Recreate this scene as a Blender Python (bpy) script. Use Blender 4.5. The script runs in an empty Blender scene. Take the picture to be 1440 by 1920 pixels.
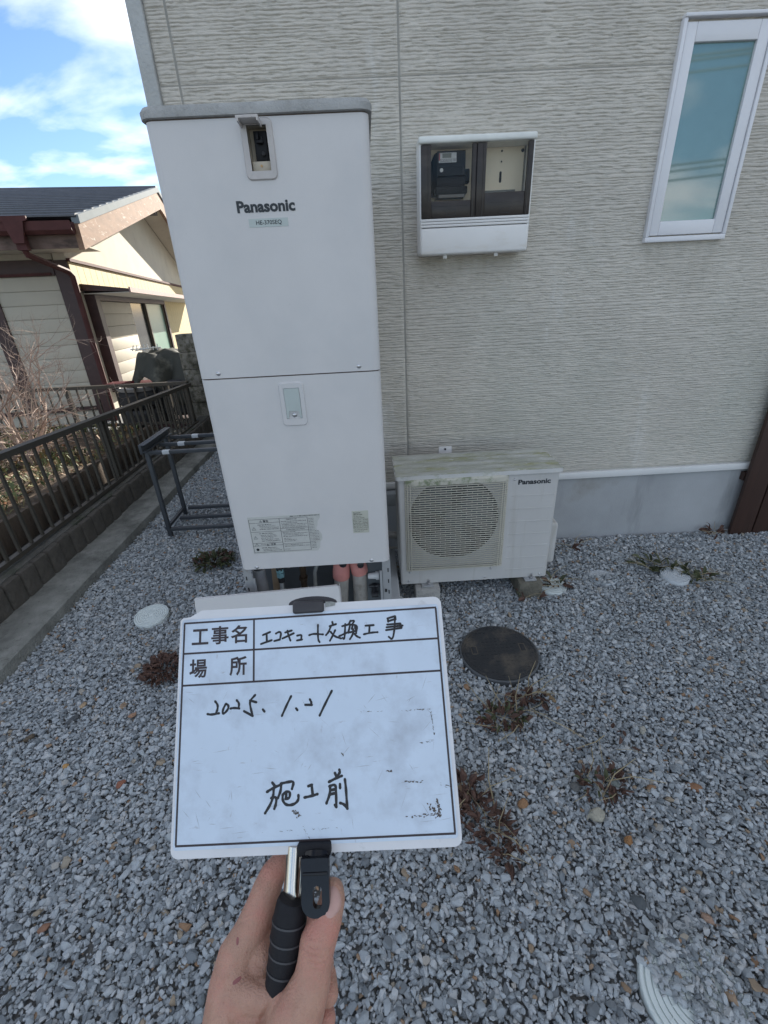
import bpy, bmesh, math, random
import numpy as np
from mathutils import Vector, Matrix, noise as mnoise
random.seed(7); rng = np.random.default_rng(7)
sc = bpy.context.scene
R = math.radians
COL = sc.collection

# ------------------------------------------------------------------ camera
CAM = Vector((0.5619, -1.5510, 1.4768))
cd = bpy.data.cameras.new('camera'); cam = bpy.data.objects.new('camera', cd); COL.objects.link(cam)
_r = Vector((0.9982049, -0.038723, -0.04568926)); _u = Vector((0.05809261, 0.44044843, 0.89589644)); _f = Vector((0.01456803, 0.89694242, -0.4419073))
cam.matrix_world = Matrix(((_r.x, _u.x, -_f.x, CAM.x), (_r.y, _u.y, -_f.y, CAM.y), (_r.z, _u.z, -_f.z, CAM.z), (0, 0, 0, 1)))
cd.sensor_fit = 'VERTICAL'; cd.sensor_height = 24.0; cd.lens = 24.0 * 843.387 / 1920.0
cd.clip_start = 0.02; cd.clip_end = 600
sc.camera = cam

# ------------------------------------------------------------------ sky and sun
SUN_AZ, SUN_EL = 12.0, 20.0
w = bpy.data.worlds.new('World'); sc.world = w; w.use_nodes = True
nt = w.node_tree; nt.nodes.clear(); N = nt.nodes.new; Lk = nt.links.new
out = N('ShaderNodeOutputWorld'); bg = N('ShaderNodeBackground'); Lk(bg.outputs[0], out.inputs[0])
sky = N('ShaderNodeTexSky'); sky.sky_type = 'NISHITA'; sky.sun_disc = False
sky.sun_elevation = R(SUN_EL); sky.sun_rotation = R(SUN_AZ); sky.air_density = 1.0; sky.dust_density = 0.25; sky.ozone_density = 4.2
tc = N('ShaderNodeTexCoord'); sep = N('ShaderNodeSeparateXYZ'); Lk(tc.outputs['Generated'], sep.inputs[0])
zz = N('ShaderNodeMath'); zz.operation = 'MAXIMUM'; zz.inputs[1].default_value = 0.0; Lk(sep.outputs['Z'], zz.inputs[0])
za = N('ShaderNodeMath'); za.operation = 'ADD'; za.inputs[1].default_value = 0.35; Lk(zz.outputs[0], za.inputs[0])
dx = N('ShaderNodeMath'); dx.operation = 'DIVIDE'; Lk(sep.outputs['X'], dx.inputs[0]); Lk(za.outputs[0], dx.inputs[1])
dy = N('ShaderNodeMath'); dy.operation = 'DIVIDE'; Lk(sep.outputs['Y'], dy.inputs[0]); Lk(za.outputs[0], dy.inputs[1])
cmb = N('ShaderNodeCombineXYZ'); Lk(dx.outputs[0], cmb.inputs[0]); Lk(dy.outputs[0], cmb.inputs[1])
mp = N('ShaderNodeMapping'); mp.inputs['Location'].default_value = (0.35, 0.1, 0); mp.inputs['Rotation'].default_value = (0, 0, 0.5); mp.inputs['Scale'].default_value = (1.0, 1.5, 1.0)
Lk(cmb.outputs[0], mp.inputs[0])
n1 = N('ShaderNodeTexNoise'); n1.inputs['Scale'].default_value = 2.1; n1.inputs['Detail'].default_value = 9; n1.inputs['Roughness'].default_value = 0.52; n1.inputs['Distortion'].default_value = 0.3
Lk(mp.outputs[0], n1.inputs['Vector'])
rp = N('ShaderNodeValToRGB'); rp.color_ramp.elements[0].position = 0.44; rp.color_ramp.elements[1].position = 0.68
Lk(n1.outputs['Fac'], rp.inputs[0])
mx = N('ShaderNodeMix'); mx.data_type = 'RGBA'; Lk(rp.outputs[0], mx.inputs[0]); Lk(sky.outputs[0], mx.inputs[6])
mx.inputs[7].default_value = (10.6, 10.8, 11.0, 1)
Lk(mx.outputs[2], bg.inputs[0]); bg.inputs[1].default_value = 0.066

sd = bpy.data.lights.new('sun', 'SUN'); sd.energy = 4.6; sd.angle = R(0.5); sd.color = (1.0, 0.93, 0.82)
sun = bpy.data.objects.new('sun', sd); COL.objects.link(sun)
sv = Vector((math.sin(R(SUN_AZ)) * math.cos(R(SUN_EL)), math.cos(R(SUN_AZ)) * math.cos(R(SUN_EL)), math.sin(R(SUN_EL))))
sun.rotation_euler = sv.to_track_quat('Z', 'Y').to_euler(); sun.location = (4, 20, 12)
sc.view_settings.view_transform = 'Standard'; sc.view_settings.look = 'None'; sc.view_settings.gamma = 1.0
sc.view_settings.use_curve_mapping = False
sc.view_settings.exposure = 1.48
sc.render.engine = 'CYCLES'
sc.cycles.max_bounces = 6; sc.cycles.transparent_max_bounces = 8

# ------------------------------------------------------------------ helpers
class B:
    def __init__(s): s.V = []; s.F = []
    def add(s, V, F):
        o = len(s.V); s.V.extend([tuple(v) for v in V]); s.F.extend([tuple(i + o for i in f) for f in F]); return s
    def box(s, x0, x1, y0, y1, z0, z1, bev=0, seg=2, M=None):
        if bev:
            bm = bmesh.new(); bmesh.ops.create_cube(bm, size=1)
            for v in bm.verts: v.co = Vector(((x0 + x1) / 2 + v.co.x * (x1 - x0), (y0 + y1) / 2 + v.co.y * (y1 - y0), (z0 + z1) / 2 + v.co.z * (z1 - z0)))
            bmesh.ops.bevel(bm, geom=list(bm.edges), offset=bev, segments=seg, affect='EDGES', profile=0.5)
            bm.verts.index_update(); V = [v.co.copy() for v in bm.verts]; F = [[v.index for v in f.verts] for f in bm.faces]; bm.free()
        else:
            V = [Vector((x, y, z)) for z in (z0, z1) for y in (y0, y1) for x in (x0, x1)]
            F = [(0, 2, 3, 1), (4, 5, 7, 6), (0, 1, 5, 4), (2, 6, 7, 3), (0, 4, 6, 2), (1, 3, 7, 5)]
        if M is not None: V = [M @ Vector(v) for v in V]
        return s.add(V, F)
    def quad(s, a, b, c, d): return s.add([a, b, c, d], [(0, 1, 2, 3)])
    def tube(s, pts, r, n=10, caps=True, flat=1.0):
        pts = [Vector(p) for p in pts]; rs = r if isinstance(r, (list, tuple)) else [r] * len(pts)
        V = []; F = []; up = None
        for i, p in enumerate(pts):
            t = (pts[min(i + 1, len(pts) - 1)] - pts[max(i - 1, 0)]).normalized()
            if up is None: up = Vector((0, 0, 1)) if abs(t.z) < 0.9 else Vector((1, 0, 0))
            a = t.cross(up).normalized(); b = a.cross(t).normalized(); up = b
            for k in range(n):
                an = 2 * math.pi * k / n
                V.append(p + (a * math.cos(an) + b * math.sin(an) * flat) * rs[i])
        for i in range(len(pts) - 1):
            for k in range(n):
                F.append((i * n + k, i * n + (k + 1) % n, (i + 1) * n + (k + 1) % n, (i + 1) * n + k))
        if caps: F.append(tuple(reversed(range(n)))); F.append(tuple((len(pts) - 1) * n + k for k in range(n)))
        return s.add(V, F)
    def lathe(s, prof, n=32, c=(0, 0, 0), axis='z'):
        V = []; F = []
        for r, h in prof:
            for k in range(n):
                a = 2 * math.pi * k / n; x, y = r * math.cos(a), r * math.sin(a)
                V.append({'z': (c[0] + x, c[1] + y, c[2] + h), 'y': (c[0] + x, c[1] + h, c[2] + y), 'x': (c[0] + h, c[1] + x, c[2] + y)}[axis])
        for i in range(len(prof) - 1):
            for k in range(n): F.append((i * n + k, i * n + (k + 1) % n, (i + 1) * n + (k + 1) % n, (i + 1) * n + k))
        F.append(tuple(reversed(range(n)))); F.append(tuple((len(prof) - 1) * n + k for k in range(n)))
        return s.add(V, F)
    def prism(s, poly, h0, h1, f=lambda a, b, h: (a, b, h)):
        n = len(poly); V = [f(a, b, h0) for a, b in poly] + [f(a, b, h1) for a, b in poly]
        F = [tuple(reversed(range(n))), tuple(range(n, 2 * n))] + [(i, (i + 1) % n, n + (i + 1) % n, n + i) for i in range(n)]
        return s.add(V, F)
    def ring(s, rect, circ, f, n=64):
        # flat sheet: rectangle (x0,x1,z0,z1) with a round hole (cx,cz,r)
        x0, x1, z0, z1 = rect; cx, cz, r = circ; V = []; F = []
        angs = sorted(set([2 * math.pi * k / n for k in range(n)] + [math.atan2(zc - cz, xc - cx) % (2 * math.pi) for xc in (x0, x1) for zc in (z0, z1)]))
        for a in angs:
            c_, s_ = math.cos(a), math.sin(a)
            tx = ((x1 - cx) / c_ if c_ > 0 else (x0 - cx) / c_) if abs(c_) > 1e-9 else 1e9
            tz = ((z1 - cz) / s_ if s_ > 0 else (z0 - cz) / s_) if abs(s_) > 1e-9 else 1e9
            t = min(tx, tz); V.append(f(cx + r * c_, cz + r * s_)); V.append(f(cx + t * c_, cz + t * s_))
        m = len(angs)
        for i in range(m):
            j = (i + 1) % m; F.append((2 * i, 2 * i + 1, 2 * j + 1, 2 * j))
        return s.add(V, F)
    def mesh(s, name, smooth=True, ang=35):
        me = bpy.data.meshes.new(name); me.from_pydata(s.V, [], s.F)
        bm = bmesh.new(); bm.from_mesh(me); bmesh.ops.recalc_face_normals(bm, faces=bm.faces); bm.to_mesh(me); bm.free()
        if smooth:
            me.shade_smooth(); me.set_sharp_from_angle(angle=R(ang))
        return me

def rrect(x0, x1, y0, y1, r, n=5, corners=(1, 1, 1, 1)):
    P = []
    for k, (cx, cy, a0) in enumerate(((x1 - r, y0 + r, -90), (x1 - r, y1 - r, 0), (x0 + r, y1 - r, 90), (x0 + r, y0 + r, 180))):
        if corners[k]:
            for i in range(n + 1):
                a = R(a0 + 90 * i / n); P.append((cx + r * math.cos(a), cy + r * math.sin(a)))
        else:
            P.append(((x1, x1, x0, x0)[k], (y0, y1, y1, y0)[k]))
    return P

def tag(o, label=None, cat=None, group=None, kind=None):
    if label: o['label'] = label
    if cat: o['category'] = cat
    if group: o['group'] = group
    if kind: o['kind'] = kind
    return o
def O(name, geo, mat, parent=None, label=None, cat=None, group=None, kind=None, loc=None, smooth=True, world=False, ang=35):
    me = geo.mesh(name, smooth, ang) if isinstance(geo, B) else geo
    o = bpy.data.objects.new(name, me); COL.objects.link(o)
    if mat and not (me.materials and me.materials[0]): me.materials.append(mat)
    if parent: o.parent = parent
    if world and parent:
        L = Vector(); p = parent
        while p: L += p.location; p = p.parent
        o.location = -L
        if isinstance(geo, B):
            me.transform(Matrix.Translation(-L)); o.location = (0, 0, 0)
    if loc is not None: o.location = loc
    return tag(o, label, cat, group, kind)
def E(name, loc, label=None, cat=None, group=None, rot=(0, 0, 0)):
    o = bpy.data.objects.new(name, None); COL.objects.link(o); o.location = loc; o.rotation_euler = rot; o.empty_display_size = 0.1
    return tag(o, label, cat, group)
def copy_tree(o, parent=None):
    c = o.copy(); COL.objects.link(c); c.parent = parent
    for ch in o.children: copy_tree(ch, c)
    return c

def mat(name, col, rough=0.6, var=0.12, vs=6, bump=0.0, bs=150, metal=0.0, spec=0.5, dirt=None, ds=3.0, dt=(0.5, 0.7), stretch=None, coat=0, fine=None):
    m = bpy.data.materials.new(name); m.use_nodes = True; t = m.node_tree; b = t.nodes['Principled BSDF']
    b.inputs['Roughness'].default_value = rough; b.inputs['Metallic'].default_value = metal; b.inputs['Specular IOR Level'].default_value = spec
    b.inputs['Coat Weight'].default_value = coat
    n_ = t.nodes.new; l_ = t.links.new
    c = n_('ShaderNodeTexCoord'); vec = c.outputs['Object']
    if stretch:
        q = n_('ShaderNodeMapping'); q.inputs['Scale'].default_value = stretch; l_(vec, q.inputs[0]); vec = q.outputs[0]
    z = n_('ShaderNodeTexNoise'); z.inputs['Scale'].default_value = vs; z.inputs['Detail'].default_value = 6; z.inputs['Roughness'].default_value = 0.6; l_(vec, z.inputs['Vector'])
    r = n_('ShaderNodeMapRange'); r.inputs[1].default_value = 0.25; r.inputs[2].default_value = 0.75; r.inputs[3].default_value = 1 - var; r.inputs[4].default_value = 1 + var
    l_(z.outputs['Fac'], r.inputs[0])
    mul = n_('ShaderNodeMix'); mul.data_type = 'RGBA'; mul.blend_type = 'MULTIPLY'; mul.inputs[0].default_value = 1
    mul.inputs[6].default_value = (*col, 1); l_(r.outputs[0], mul.inputs[7]); cur = mul.outputs[2]
    if dirt:
        for dc, dscale, d0, d1, dst in dirt:
            v2 = c.outputs['Object']
            if dst:
                q = n_('ShaderNodeMapping'); q.inputs['Scale'].default_value = dst; l_(v2, q.inputs[0]); v2 = q.outputs[0]
            z2 = n_('ShaderNodeTexNoise'); z2.inputs['Scale'].default_value = dscale; z2.inputs['Detail'].default_value = 8; z2.inputs['Roughness'].default_value = 0.65; l_(v2, z2.inputs['Vector'])
            r2 = n_('ShaderNodeMapRange'); r2.inputs[1].default_value = d0; r2.inputs[2].default_value = d1; l_(z2.outputs['Fac'], r2.inputs[0])
            mm = n_('ShaderNodeMix'); mm.data_type = 'RGBA'; l_(r2.outputs[0], mm.inputs[0]); l_(cur, mm.inputs[6]); mm.inputs[7].default_value = (*dc, 1); cur = mm.outputs[2]
    l_(cur, b.inputs['Base Color'])
    if bump:
        z3 = n_('ShaderNodeTexNoise'); z3.inputs['Scale'].default_value = bs; z3.inputs['Detail'].default_value = 5; l_(vec, z3.inputs['Vector'])
        bp = n_('ShaderNodeBump'); bp.inputs['Strength'].default_value = bump; bp.inputs['Distance'].default_value = 0.01; l_(z3.outputs['Fac'], bp.inputs['Height']); l_(bp.outputs[0], b.inputs['Normal'])
    return m
def stain(m, x0, x1, z0, z1, col, amt, soft=0.04):
    # a dirt patch with its own place on the surface (object coordinates), broken up by noise
    t = m.node_tree; b = t.nodes['Principled BSDF']; n_ = t.nodes.new; l_ = t.links.new
    src = b.inputs['Base Color'].links[0].from_socket
    c = n_('ShaderNodeTexCoord'); s = n_('ShaderNodeSeparateXYZ'); l_(c.outputs['Object'], s.inputs[0]); cur = None
    for ax, a, d in (('X', x0 - soft, x0 + soft), ('X', x1 + soft, x1 - soft), ('Z', z0, z0 + (z1 - z0) * .8), ('Z', z1 + .012, z1 - .012)):
        r = n_('ShaderNodeMapRange'); r.inputs[1].default_value = a; r.inputs[2].default_value = d; l_(s.outputs[ax], r.inputs[0])
        if cur is None: cur = r.outputs[0]
        else:
            q = n_('ShaderNodeMath'); q.operation = 'MULTIPLY'; l_(cur, q.inputs[0]); l_(r.outputs[0], q.inputs[1]); cur = q.outputs[0]
    mp_ = n_('ShaderNodeMapping'); mp_.inputs['Scale'].default_value = (14, 14, 3); l_(c.outputs['Object'], mp_.inputs[0])
    z = n_('ShaderNodeTexNoise'); z.inputs['Scale'].default_value = 1.6; z.inputs['Detail'].default_value = 6; l_(mp_.outputs[0], z.inputs['Vector'])
    r = n_('ShaderNodeMapRange'); r.inputs[1].default_value = .35; r.inputs[2].default_value = .7; r.inputs[3].default_value = .15 * amt; r.inputs[4].default_value = amt; l_(z.outputs['Fac'], r.inputs[0])
    q = n_('ShaderNodeMath'); q.operation = 'MULTIPLY'; l_(cur, q.inputs[0]); l_(r.outputs[0], q.inputs[1])
    mm_ = n_('ShaderNodeMix'); mm_.data_type = 'RGBA'; l_(q.outputs[0], mm_.inputs[0]); l_(src, mm_.inputs[6]); mm_.inputs[7].default_value = (*col, 1); l_(mm_.outputs[2], b.inputs['Base Color'])
def island(m, c0, c1, c2=None):
    # colour varied leaf by leaf / stone by stone
    t = m.node_tree; b = t.nodes['Principled BSDF']; g = t.nodes.new('ShaderNodeNewGeometry'); r = t.nodes.new('ShaderNodeValToRGB')
    r.color_ramp.elements[0].color = (*c0, 1); r.color_ramp.elements[1].color = (*c1, 1)
    if c2: e = r.color_ramp.elements.new(0.5); e.color = (*c2, 1)
    t.links.new(g.outputs['Random Per Island'], r.inputs[0]); t.links.new(r.outputs[0], b.inputs['Base Color']); return m
def text_mesh(body, w=None, h=None, bold=0.0, name='lettering', depth=0.0004, squeeze=True):
    cu = bpy.data.curves.new(name, 'FONT'); cu.body = body; cu.size = 1.0; cu.offset = bold; cu.extrude = 0; cu.resolution_u = 3
    ob = bpy.data.objects.new(name, cu); COL.objects.link(ob); bpy.context.view_layer.update()
    me = bpy.data.meshes.new_from_object(ob.evaluated_get(bpy.context.evaluated_depsgraph_get()))
    bpy.data.objects.remove(ob); bpy.data.curves.remove(cu); me.name = name
    co = np.array([v.co[:] for v in me.vertices]) if len(me.vertices) else np.zeros((1, 3))
    mn, mxx = co.min(0), co.max(0); sz = np.maximum(mxx - mn, 1e-6)
    sx = w / sz[0] if w else h / sz[1]; sy = h / sz[1] if h else w / sz[0]
    me.transform(Matrix.Translation((-(mn[0] + mxx[0]) / 2, -(mn[1] + mxx[1]) / 2, 0)))
    me.transform(Matrix.Diagonal((sx, sy, 1, 1)))
    me.materials.clear()
    return me
def on_front(me, x, y, z):   # lettering mesh (x right, y up) onto a wall facing -Y
    me.transform(Matrix.Translation((x, y, z)) @ Matrix.Rotation(R(90), 4, 'X')); return me

# ------------------------------------------------------------------ ground and gravel
M_soil = mat('soil', (0.24, 0.24, 0.235), 0.95, 0.3, 8, 0.6, 60)
g = B()
g.quad((-80, -60, -0.02), (80, -60, -0.02), (80, 120, -0.02), (-80, 120, -0.02))
O('ground', g, M_soil, kind='structure', smooth=False)

def hgt(x, y):
    return 0.012 * mnoise.noise(Vector((x * 1.1, y * 1.1, 3.3))) + 0.006 * mnoise.noise(Vector((x * 3.7, y * 3.7, 9.1)))
# stones: angular chips, ten shapes
M_gravel = mat('gravel_stone', (0.3, 0.3, 0.3), 0.75, 0.2, 90, 0.15, 260)
t = M_gravel.node_tree; b_ = t.nodes['Principled BSDF']
oi = t.nodes.new('ShaderNodeObjectInfo'); cr = t.nodes.new('ShaderNodeValToRGB')
for e_, (p_, c_) in zip(range(9), [(0.0, (0.138, 0.152, 0.162)), (0.16, (0.235, 0.255, 0.268)), (0.34, (0.312, 0.336, 0.35)), (0.56, (0.365, 0.393, 0.408)), (0.76, (0.40, 0.425, 0.44)), (0.90, (0.44, 0.45, 0.45)), (0.955, (0.46, 0.47, 0.47)), (0.975, (0.30, 0.25, 0.185)), (1.0, (0.27, 0.16, 0.09))]):
    if e_ < 2: el = cr.color_ramp.elements[e_]; el.position = p_
    else: el = cr.color_ramp.elements.new(p_)
    el.color = (*c_, 1)
t.links.new(oi.outputs['Random'], cr.inputs[0])
mulnode = [n for n in t.nodes if n.type == 'MIX'][0]; t.links.new(cr.outputs[0], mulnode.inputs[6])
stones = bpy.data.collections.new('gravel_shapes')
def stone_mesh(name, a, b, c, n=15, seed=0, sub=False):
    rr = np.random.default_rng(seed); bm = bmesh.new()
    for _ in range(n):
        v = rr.normal(size=3); v /= np.linalg.norm(v); v *= rr.uniform(0.86, 1.12)
        bm.verts.new((v[0] * a, v[1] * b, v[2] * c))
    res = bmesh.ops.convex_hull(bm, input=list(bm.verts))
    bmesh.ops.delete(bm, geom=[e for e in res['geom_interior'] if isinstance(e, bmesh.types.BMVert)], context='VERTS')
    if sub: bmesh.ops.bevel(bm, geom=list(bm.edges), offset=min(a, b, c) * 0.16, segments=1, affect='EDGES')
    bmesh.ops.recalc_face_normals(bm, faces=list(bm.faces))
    me = bpy.data.meshes.new(name); bm.to_mesh(me); bm.free(); return me
for i in range(12):
    me = stone_mesh('stone_chip', 0.5 * rng.uniform(0.9, 1.25), 0.36 * rng.uniform(0.8, 1.15), 0.25 * rng.uniform(0.8, 1.25), 16, 100 + i)
    me.materials.append(M_gravel); stones.objects.link(bpy.data.objects.new('stone_chip', me))
# drain covers: (x, y, r, how far gravel creeps over it)
COVERS = [(-0.645, 0.362, 0.084, 0), (2.145, 0.415, 0.070, 0), (1.478, 0.412, 0.075, 0.08), (1.784, 0.470, 0.074, 0.55), (1.213, -1.150, 0.112, 0.66), (1.066, -0.050, 0.172, 0)]
P_ = []; S_ = []; R_ = []
step = 0.0117
for layer in range(3):
    for ix in range(int(4.8 / step)):
        for iy in range(int(6.1 / step)):
            x = -1.135 + (ix + random.random()) * step; y = -1.8 + (iy + random.random()) * step
            if layer == 1 and random.random() < 0.45: continue
            if layer == 2 and (random.random() < 0.45 or y > 1.2): continue
            if y > 0.90 and x > -0.30: continue
            if x > 2.4 and y < -0.9: continue
            if y > 2.5 and x > -0.3: continue
            if 0.03 < x < 0.57 and 0.05 < y < 0.66: continue
            if x < 0.1 and y < -1.35: continue
            z = hgt(x, y) + (-0.004, 0.004, -0.001)[layer]
            skip = False
            for k, (cx, cy, cr_, cov) in enumerate(COVERS):
                d = math.hypot(x - cx, y - cy)
                if d < cr_ + 0.004:
                    if cov == 0: skip = True
                    else:
                        side = ((x - cx) * 0.75 + (y - cy) * 0.55) / cr_ + 0.55 * mnoise.noise(Vector((x * 16, y * 16, 1)))
                        if k == 3: side = ((x - cx) * 0.2 - (y - cy) * 0.9) / cr_ + 0.4 * mnoise.noise(Vector((x * 16, y * 16, 1)))
                        if side < 1 - 2 * cov or d > cr_ * 1.01: skip = True
                        else: z = (0.018 if k == 4 else 0.014) + random.random() * 0.008
            if skip: continue
            P_.append((x, y, z))
            s_ = (0.0164 if layer < 2 else 0.0085) * math.exp(random.gauss(0, 0.36)); s_ = min(s_, 0.036)
            S_.append((s_, s_, s_)); R_.append((random.gauss(0, 0.38), random.gauss(0, 0.38), random.uniform(0, 6.283)))
me = bpy.data.meshes.new('gravel'); me.from_pydata(P_, [], [])
a_ = me.attributes.new('sca', 'FLOAT_VECTOR', 'POINT'); a_.data.foreach_set('vector', np.array(S_, np.float32).ravel())
a_ = me.attributes.new('rot', 'FLOAT_VECTOR', 'POINT'); a_.data.foreach_set('vector', np.array(R_, np.float32).ravel())
a_ = me.attributes.new('pick', 'INT', 'POINT'); a_.data.foreach_set('value', rng.integers(0, 12, len(P_)).astype(np.int32))
gr = bpy.data.objects.new('gravel', me); COL.objects.link(gr); gr['kind'] = 'stuff'; me.materials.append(M_gravel)
ng = bpy.data.node_groups.new('scatter_gravel', 'GeometryNodeTree')
ng.interface.new_socket('Geometry', in_out='INPUT', socket_type='NodeSocketGeometry'); ng.interface.new_socket('Geometry', in_out='OUTPUT', socket_type='NodeSocketGeometry')
gi = ng.nodes.new('NodeGroupInput'); go = ng.nodes.new('NodeGroupOutput'); ip = ng.nodes.new('GeometryNodeInstanceOnPoints'); ci = ng.nodes.new('GeometryNodeCollectionInfo')
ci.inputs['Collection'].default_value = stones; ci.inputs['Separate Children'].default_value = True; ci.inputs['Reset Children'].default_value = True
def na(nm, ty):
    n = ng.nodes.new('GeometryNodeInputNamedAttribute'); n.data_type = ty; n.inputs[0].default_value = nm; return n.outputs[0]
er = ng.nodes.new('FunctionNodeEulerToRotation'); L2 = ng.links.new
L2(gi.outputs[0], ip.inputs['Points']); L2(ci.outputs[0], ip.inputs['Instance']); ip.inputs['Pick Instance'].default_value = True
L2(na('pick', 'INT'), ip.inputs['Instance Index']); L2(na('rot', 'FLOAT_VECTOR'), er.inputs[0]); L2(er.outputs[0], ip.inputs['Rotation']); L2(na('sca', 'FLOAT_VECTOR'), ip.inputs['Scale'])
L2(ip.outputs[0], go.inputs[0])
md = gr.modifiers.new('scatter', 'NODES'); md.node_group = ng

# ------------------------------------------------------------------ the house
WY = 0.914; HX = -0.292
house = E('house', (HX, WY, 0), 'pale grey-beige textured siding house wall with one narrow window', 'house')
M_side = mat('siding', (0.55, 0.515, 0.455), 0.85, 0.12, 2.5, 0.3, 300, dirt=[((0.46, 0.455, 0.40), 1.1, 0.48, 0.78, (1, 1, 0.6)), ((0.36, 0.34, 0.29), 26, 0.52, 0.72, (1, 1, 5)), ((0.72, 0.71, 0.69), 2.2, 0.60, 0.8, (1.6, 1, 0.35))])
stain(M_side, 1.10, 1.62, 1.45, 1.612, (0.36, 0.31, 0.23), 0.55); stain(M_side, 2.19, 2.59, 1.30, 1.62, (0.38, 0.36, 0.31), 0.5); stain(M_side, 0.9, 2.0, 0.66, 0.86, (0.42, 0.41, 0.36), 0.4)
M_conc = mat('foundation_concrete', (0.36, 0.37, 0.38), 0.85, 0.14, 3, 0.15, 120, dirt=[((0.22, 0.23, 0.23), 3, 0.55, 0.8, (2.5, 1, 0.5)), ((0.25, 0.24, 0.21), 1.5, 0.6, 0.75, None)])
M_white = mat('white_trim', (0.68, 0.68, 0.67), 0.45, 0.06, 6, dirt=[((0.45, 0.44, 0.4), 7, 0.6, 0.85, None)])
M_corner = mat('corner_trim', (0.43, 0.44, 0.43), 0.8, 0.12, 5, 0.4, 90)
M_seal = mat('joint_seal', (0.30, 0.29, 0.26), 0.85, 0.2, 8)
M_plain = mat('house_plain', (0.52, 0.50, 0.45), 0.85)
# carved relief of the boards: thin stacked ledges
zr = [0.455]
while zr[-1] < 3.4: zr.append(zr[-1] + rng.choice([0.0082, 0.0100, 0.0118, 0.0140, 0.0175], p=[0.2, 0.25, 0.25, 0.2, 0.1]))
zr = np.array(zr)
def relief(X, Z):
    i0 = np.searchsorted(zr, Z) - 1
    sg = np.floor(X * (11.0 + (i0 * 17 % 13)) + i0 * 3.13); wob2 = 0.0036 * (np.abs(np.sin(sg * 91.7 + i0 * 17.31) * 4758.5) % 1.0 - 0.5) + 0.0009 * np.sin(X * (23 + (i0 * 13 % 11)) + i0 * 2.9) + 0.0007 * np.sin(X * 71 + i0)
    Zw = Z + wob2
    i = np.clip(np.searchsorted(zr, Zw) - 1, 0, len(zr) - 2)
    fr = (Zw - zr[i]) / (zr[i + 1] - zr[i])
    # every ledge is broken into pieces of unequal length standing at their own depth
    seg = np.floor(X * (13 + (i * 29 % 19)) + i * 0.618 * 7 + 0.25 * np.sin(Zw * 260))
    hsh = np.abs(np.sin(seg * 12.9898 + i * 78.233) * 43758.5453) % 1.0
    hs2 = np.abs(np.sin(seg * 3.77 + i * 11.13) * 9631.17) % 1.0
    face = 0.0036 + 0.0034 * hsh
    lip = np.clip((fr - 0.08) / 0.16, 0, 1) ** 0.7                      # undercut below each ledge
    top = 1 - 0.45 * np.clip((fr - 0.72) / 0.28, 0, 1)
    merged = (hs2 > 0.80)
    lip = np.where(merged, np.maximum(lip, 0.78), lip)
    return face * lip * top + 0.0012 * np.sin(X * 160 + Z * 97 + 6 * hsh) * 0.25
def siding(x0, x1, z0, z1, dxs=0.0075, dzs=0.0016):
    nx = int((x1 - x0) / dxs) + 1; nz = int((z1 - z0) / dzs) + 1
    xs = np.linspace(x0, x1, nx); zs = np.linspace(z0, z1, nz); X, Z = np.meshgrid(xs, zs)
    H = relief(X, Z); ed = np.minimum(np.minimum(X - x0, x1 - X), np.minimum(Z - z0, z1 - Z)); H = H * np.clip(ed / 0.006, 0.0, 1)
    V = np.stack([X - HX, -H, Z], -1).reshape(-1, 3)
    idx = np.arange(nx * nz).reshape(nz, nx)
    F = np.stack([idx[:-1, :-1], idx[:-1, 1:], idx[1:, 1:], idx[1:, :-1]], -1).reshape(-1, 4)
    fx, fz = X[:-1, :-1].ravel(), Z[:-1, :-1].ravel()
    F = F[~((fx > 1.925) & (fx < 2.265) & (fz > 1.65) & (fz < 2.38))]
    me = bpy.data.meshes.new('siding_panel'); me.vertices.add(len(V)); me.vertices.foreach_set('co', V.astype(np.float32).ravel())
    me.loops.add(F.size); me.loops.foreach_set('vertex_index', F.astype(np.int32).ravel()); me.polygons.add(len(F))
    me.polygons.foreach_set('loop_start', np.arange(0, F.size, 4, dtype=np.int32)); me.update(calc_edges=True); me.validate()
    return O('siding_panel', me, M_side, house)
ZS = 2.268; JL, JR = -0.148, 0.757; jw = 0.004
xc = [(-0.228, JL - jw), (JL + jw, JR - jw), (JR + jw, 2.86)]
for x0, x1 in xc:
    siding(x0, x1, 0.465, ZS - 0.0015); siding(x0, x1, ZS + 0.0015, 2.72)
def hbox(name, m, x0, x1, y0, y1, z0, z1, bev=0, **k):
    return O(name, B().box(x0, x1, y0, y1, z0, z1, bev), m, house, world=True, **k)
hbox('wall_core', M_plain, HX + 0.02, 8.5, WY + 0.004, 10.0, 0.44, 6.3)  # unseen rest of the house, its depth set by where its shade falls
hbox('upper_wall', M_plain, -0.228, 8.5, WY - 0.004, WY + 0.003, 2.725, 6.3)
hbox('side_wall', M_plain, 2.866, 8.5, WY - 0.004, WY + 0.003, 0.46, 2.72)
for jx in (JL, JR): hbox('joint', M_seal, jx - jw, jx + jw, WY - 0.0012, WY + 0.003, 0.46, 2.72)
hbox('joint', M_seal, -0.225, 2.86, WY - 0.0006, WY + 0.0035, ZS - 0.0015, ZS + 0.0015)
hbox('corner_trim', M_corner, HX, -0.232, WY - 0.018, WY + 0.06, 0.44, 6.3, 0.004)
hbox('base_flashing', M_white, HX, 8.5, WY - 0.022, WY + 0.01, 0.418, 0.457, 0.003)
hbox('foundation', M_conc, HX + 0.03, 8.5, WY + 0.0, 9.9, -0.3, 0.425)
hbox('roof', M_plain, HX - 0.15, 8.9, WY - 0.15, 10.3, 6.3, 6.5)  # slab above the view, added so the house shades the yard
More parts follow.
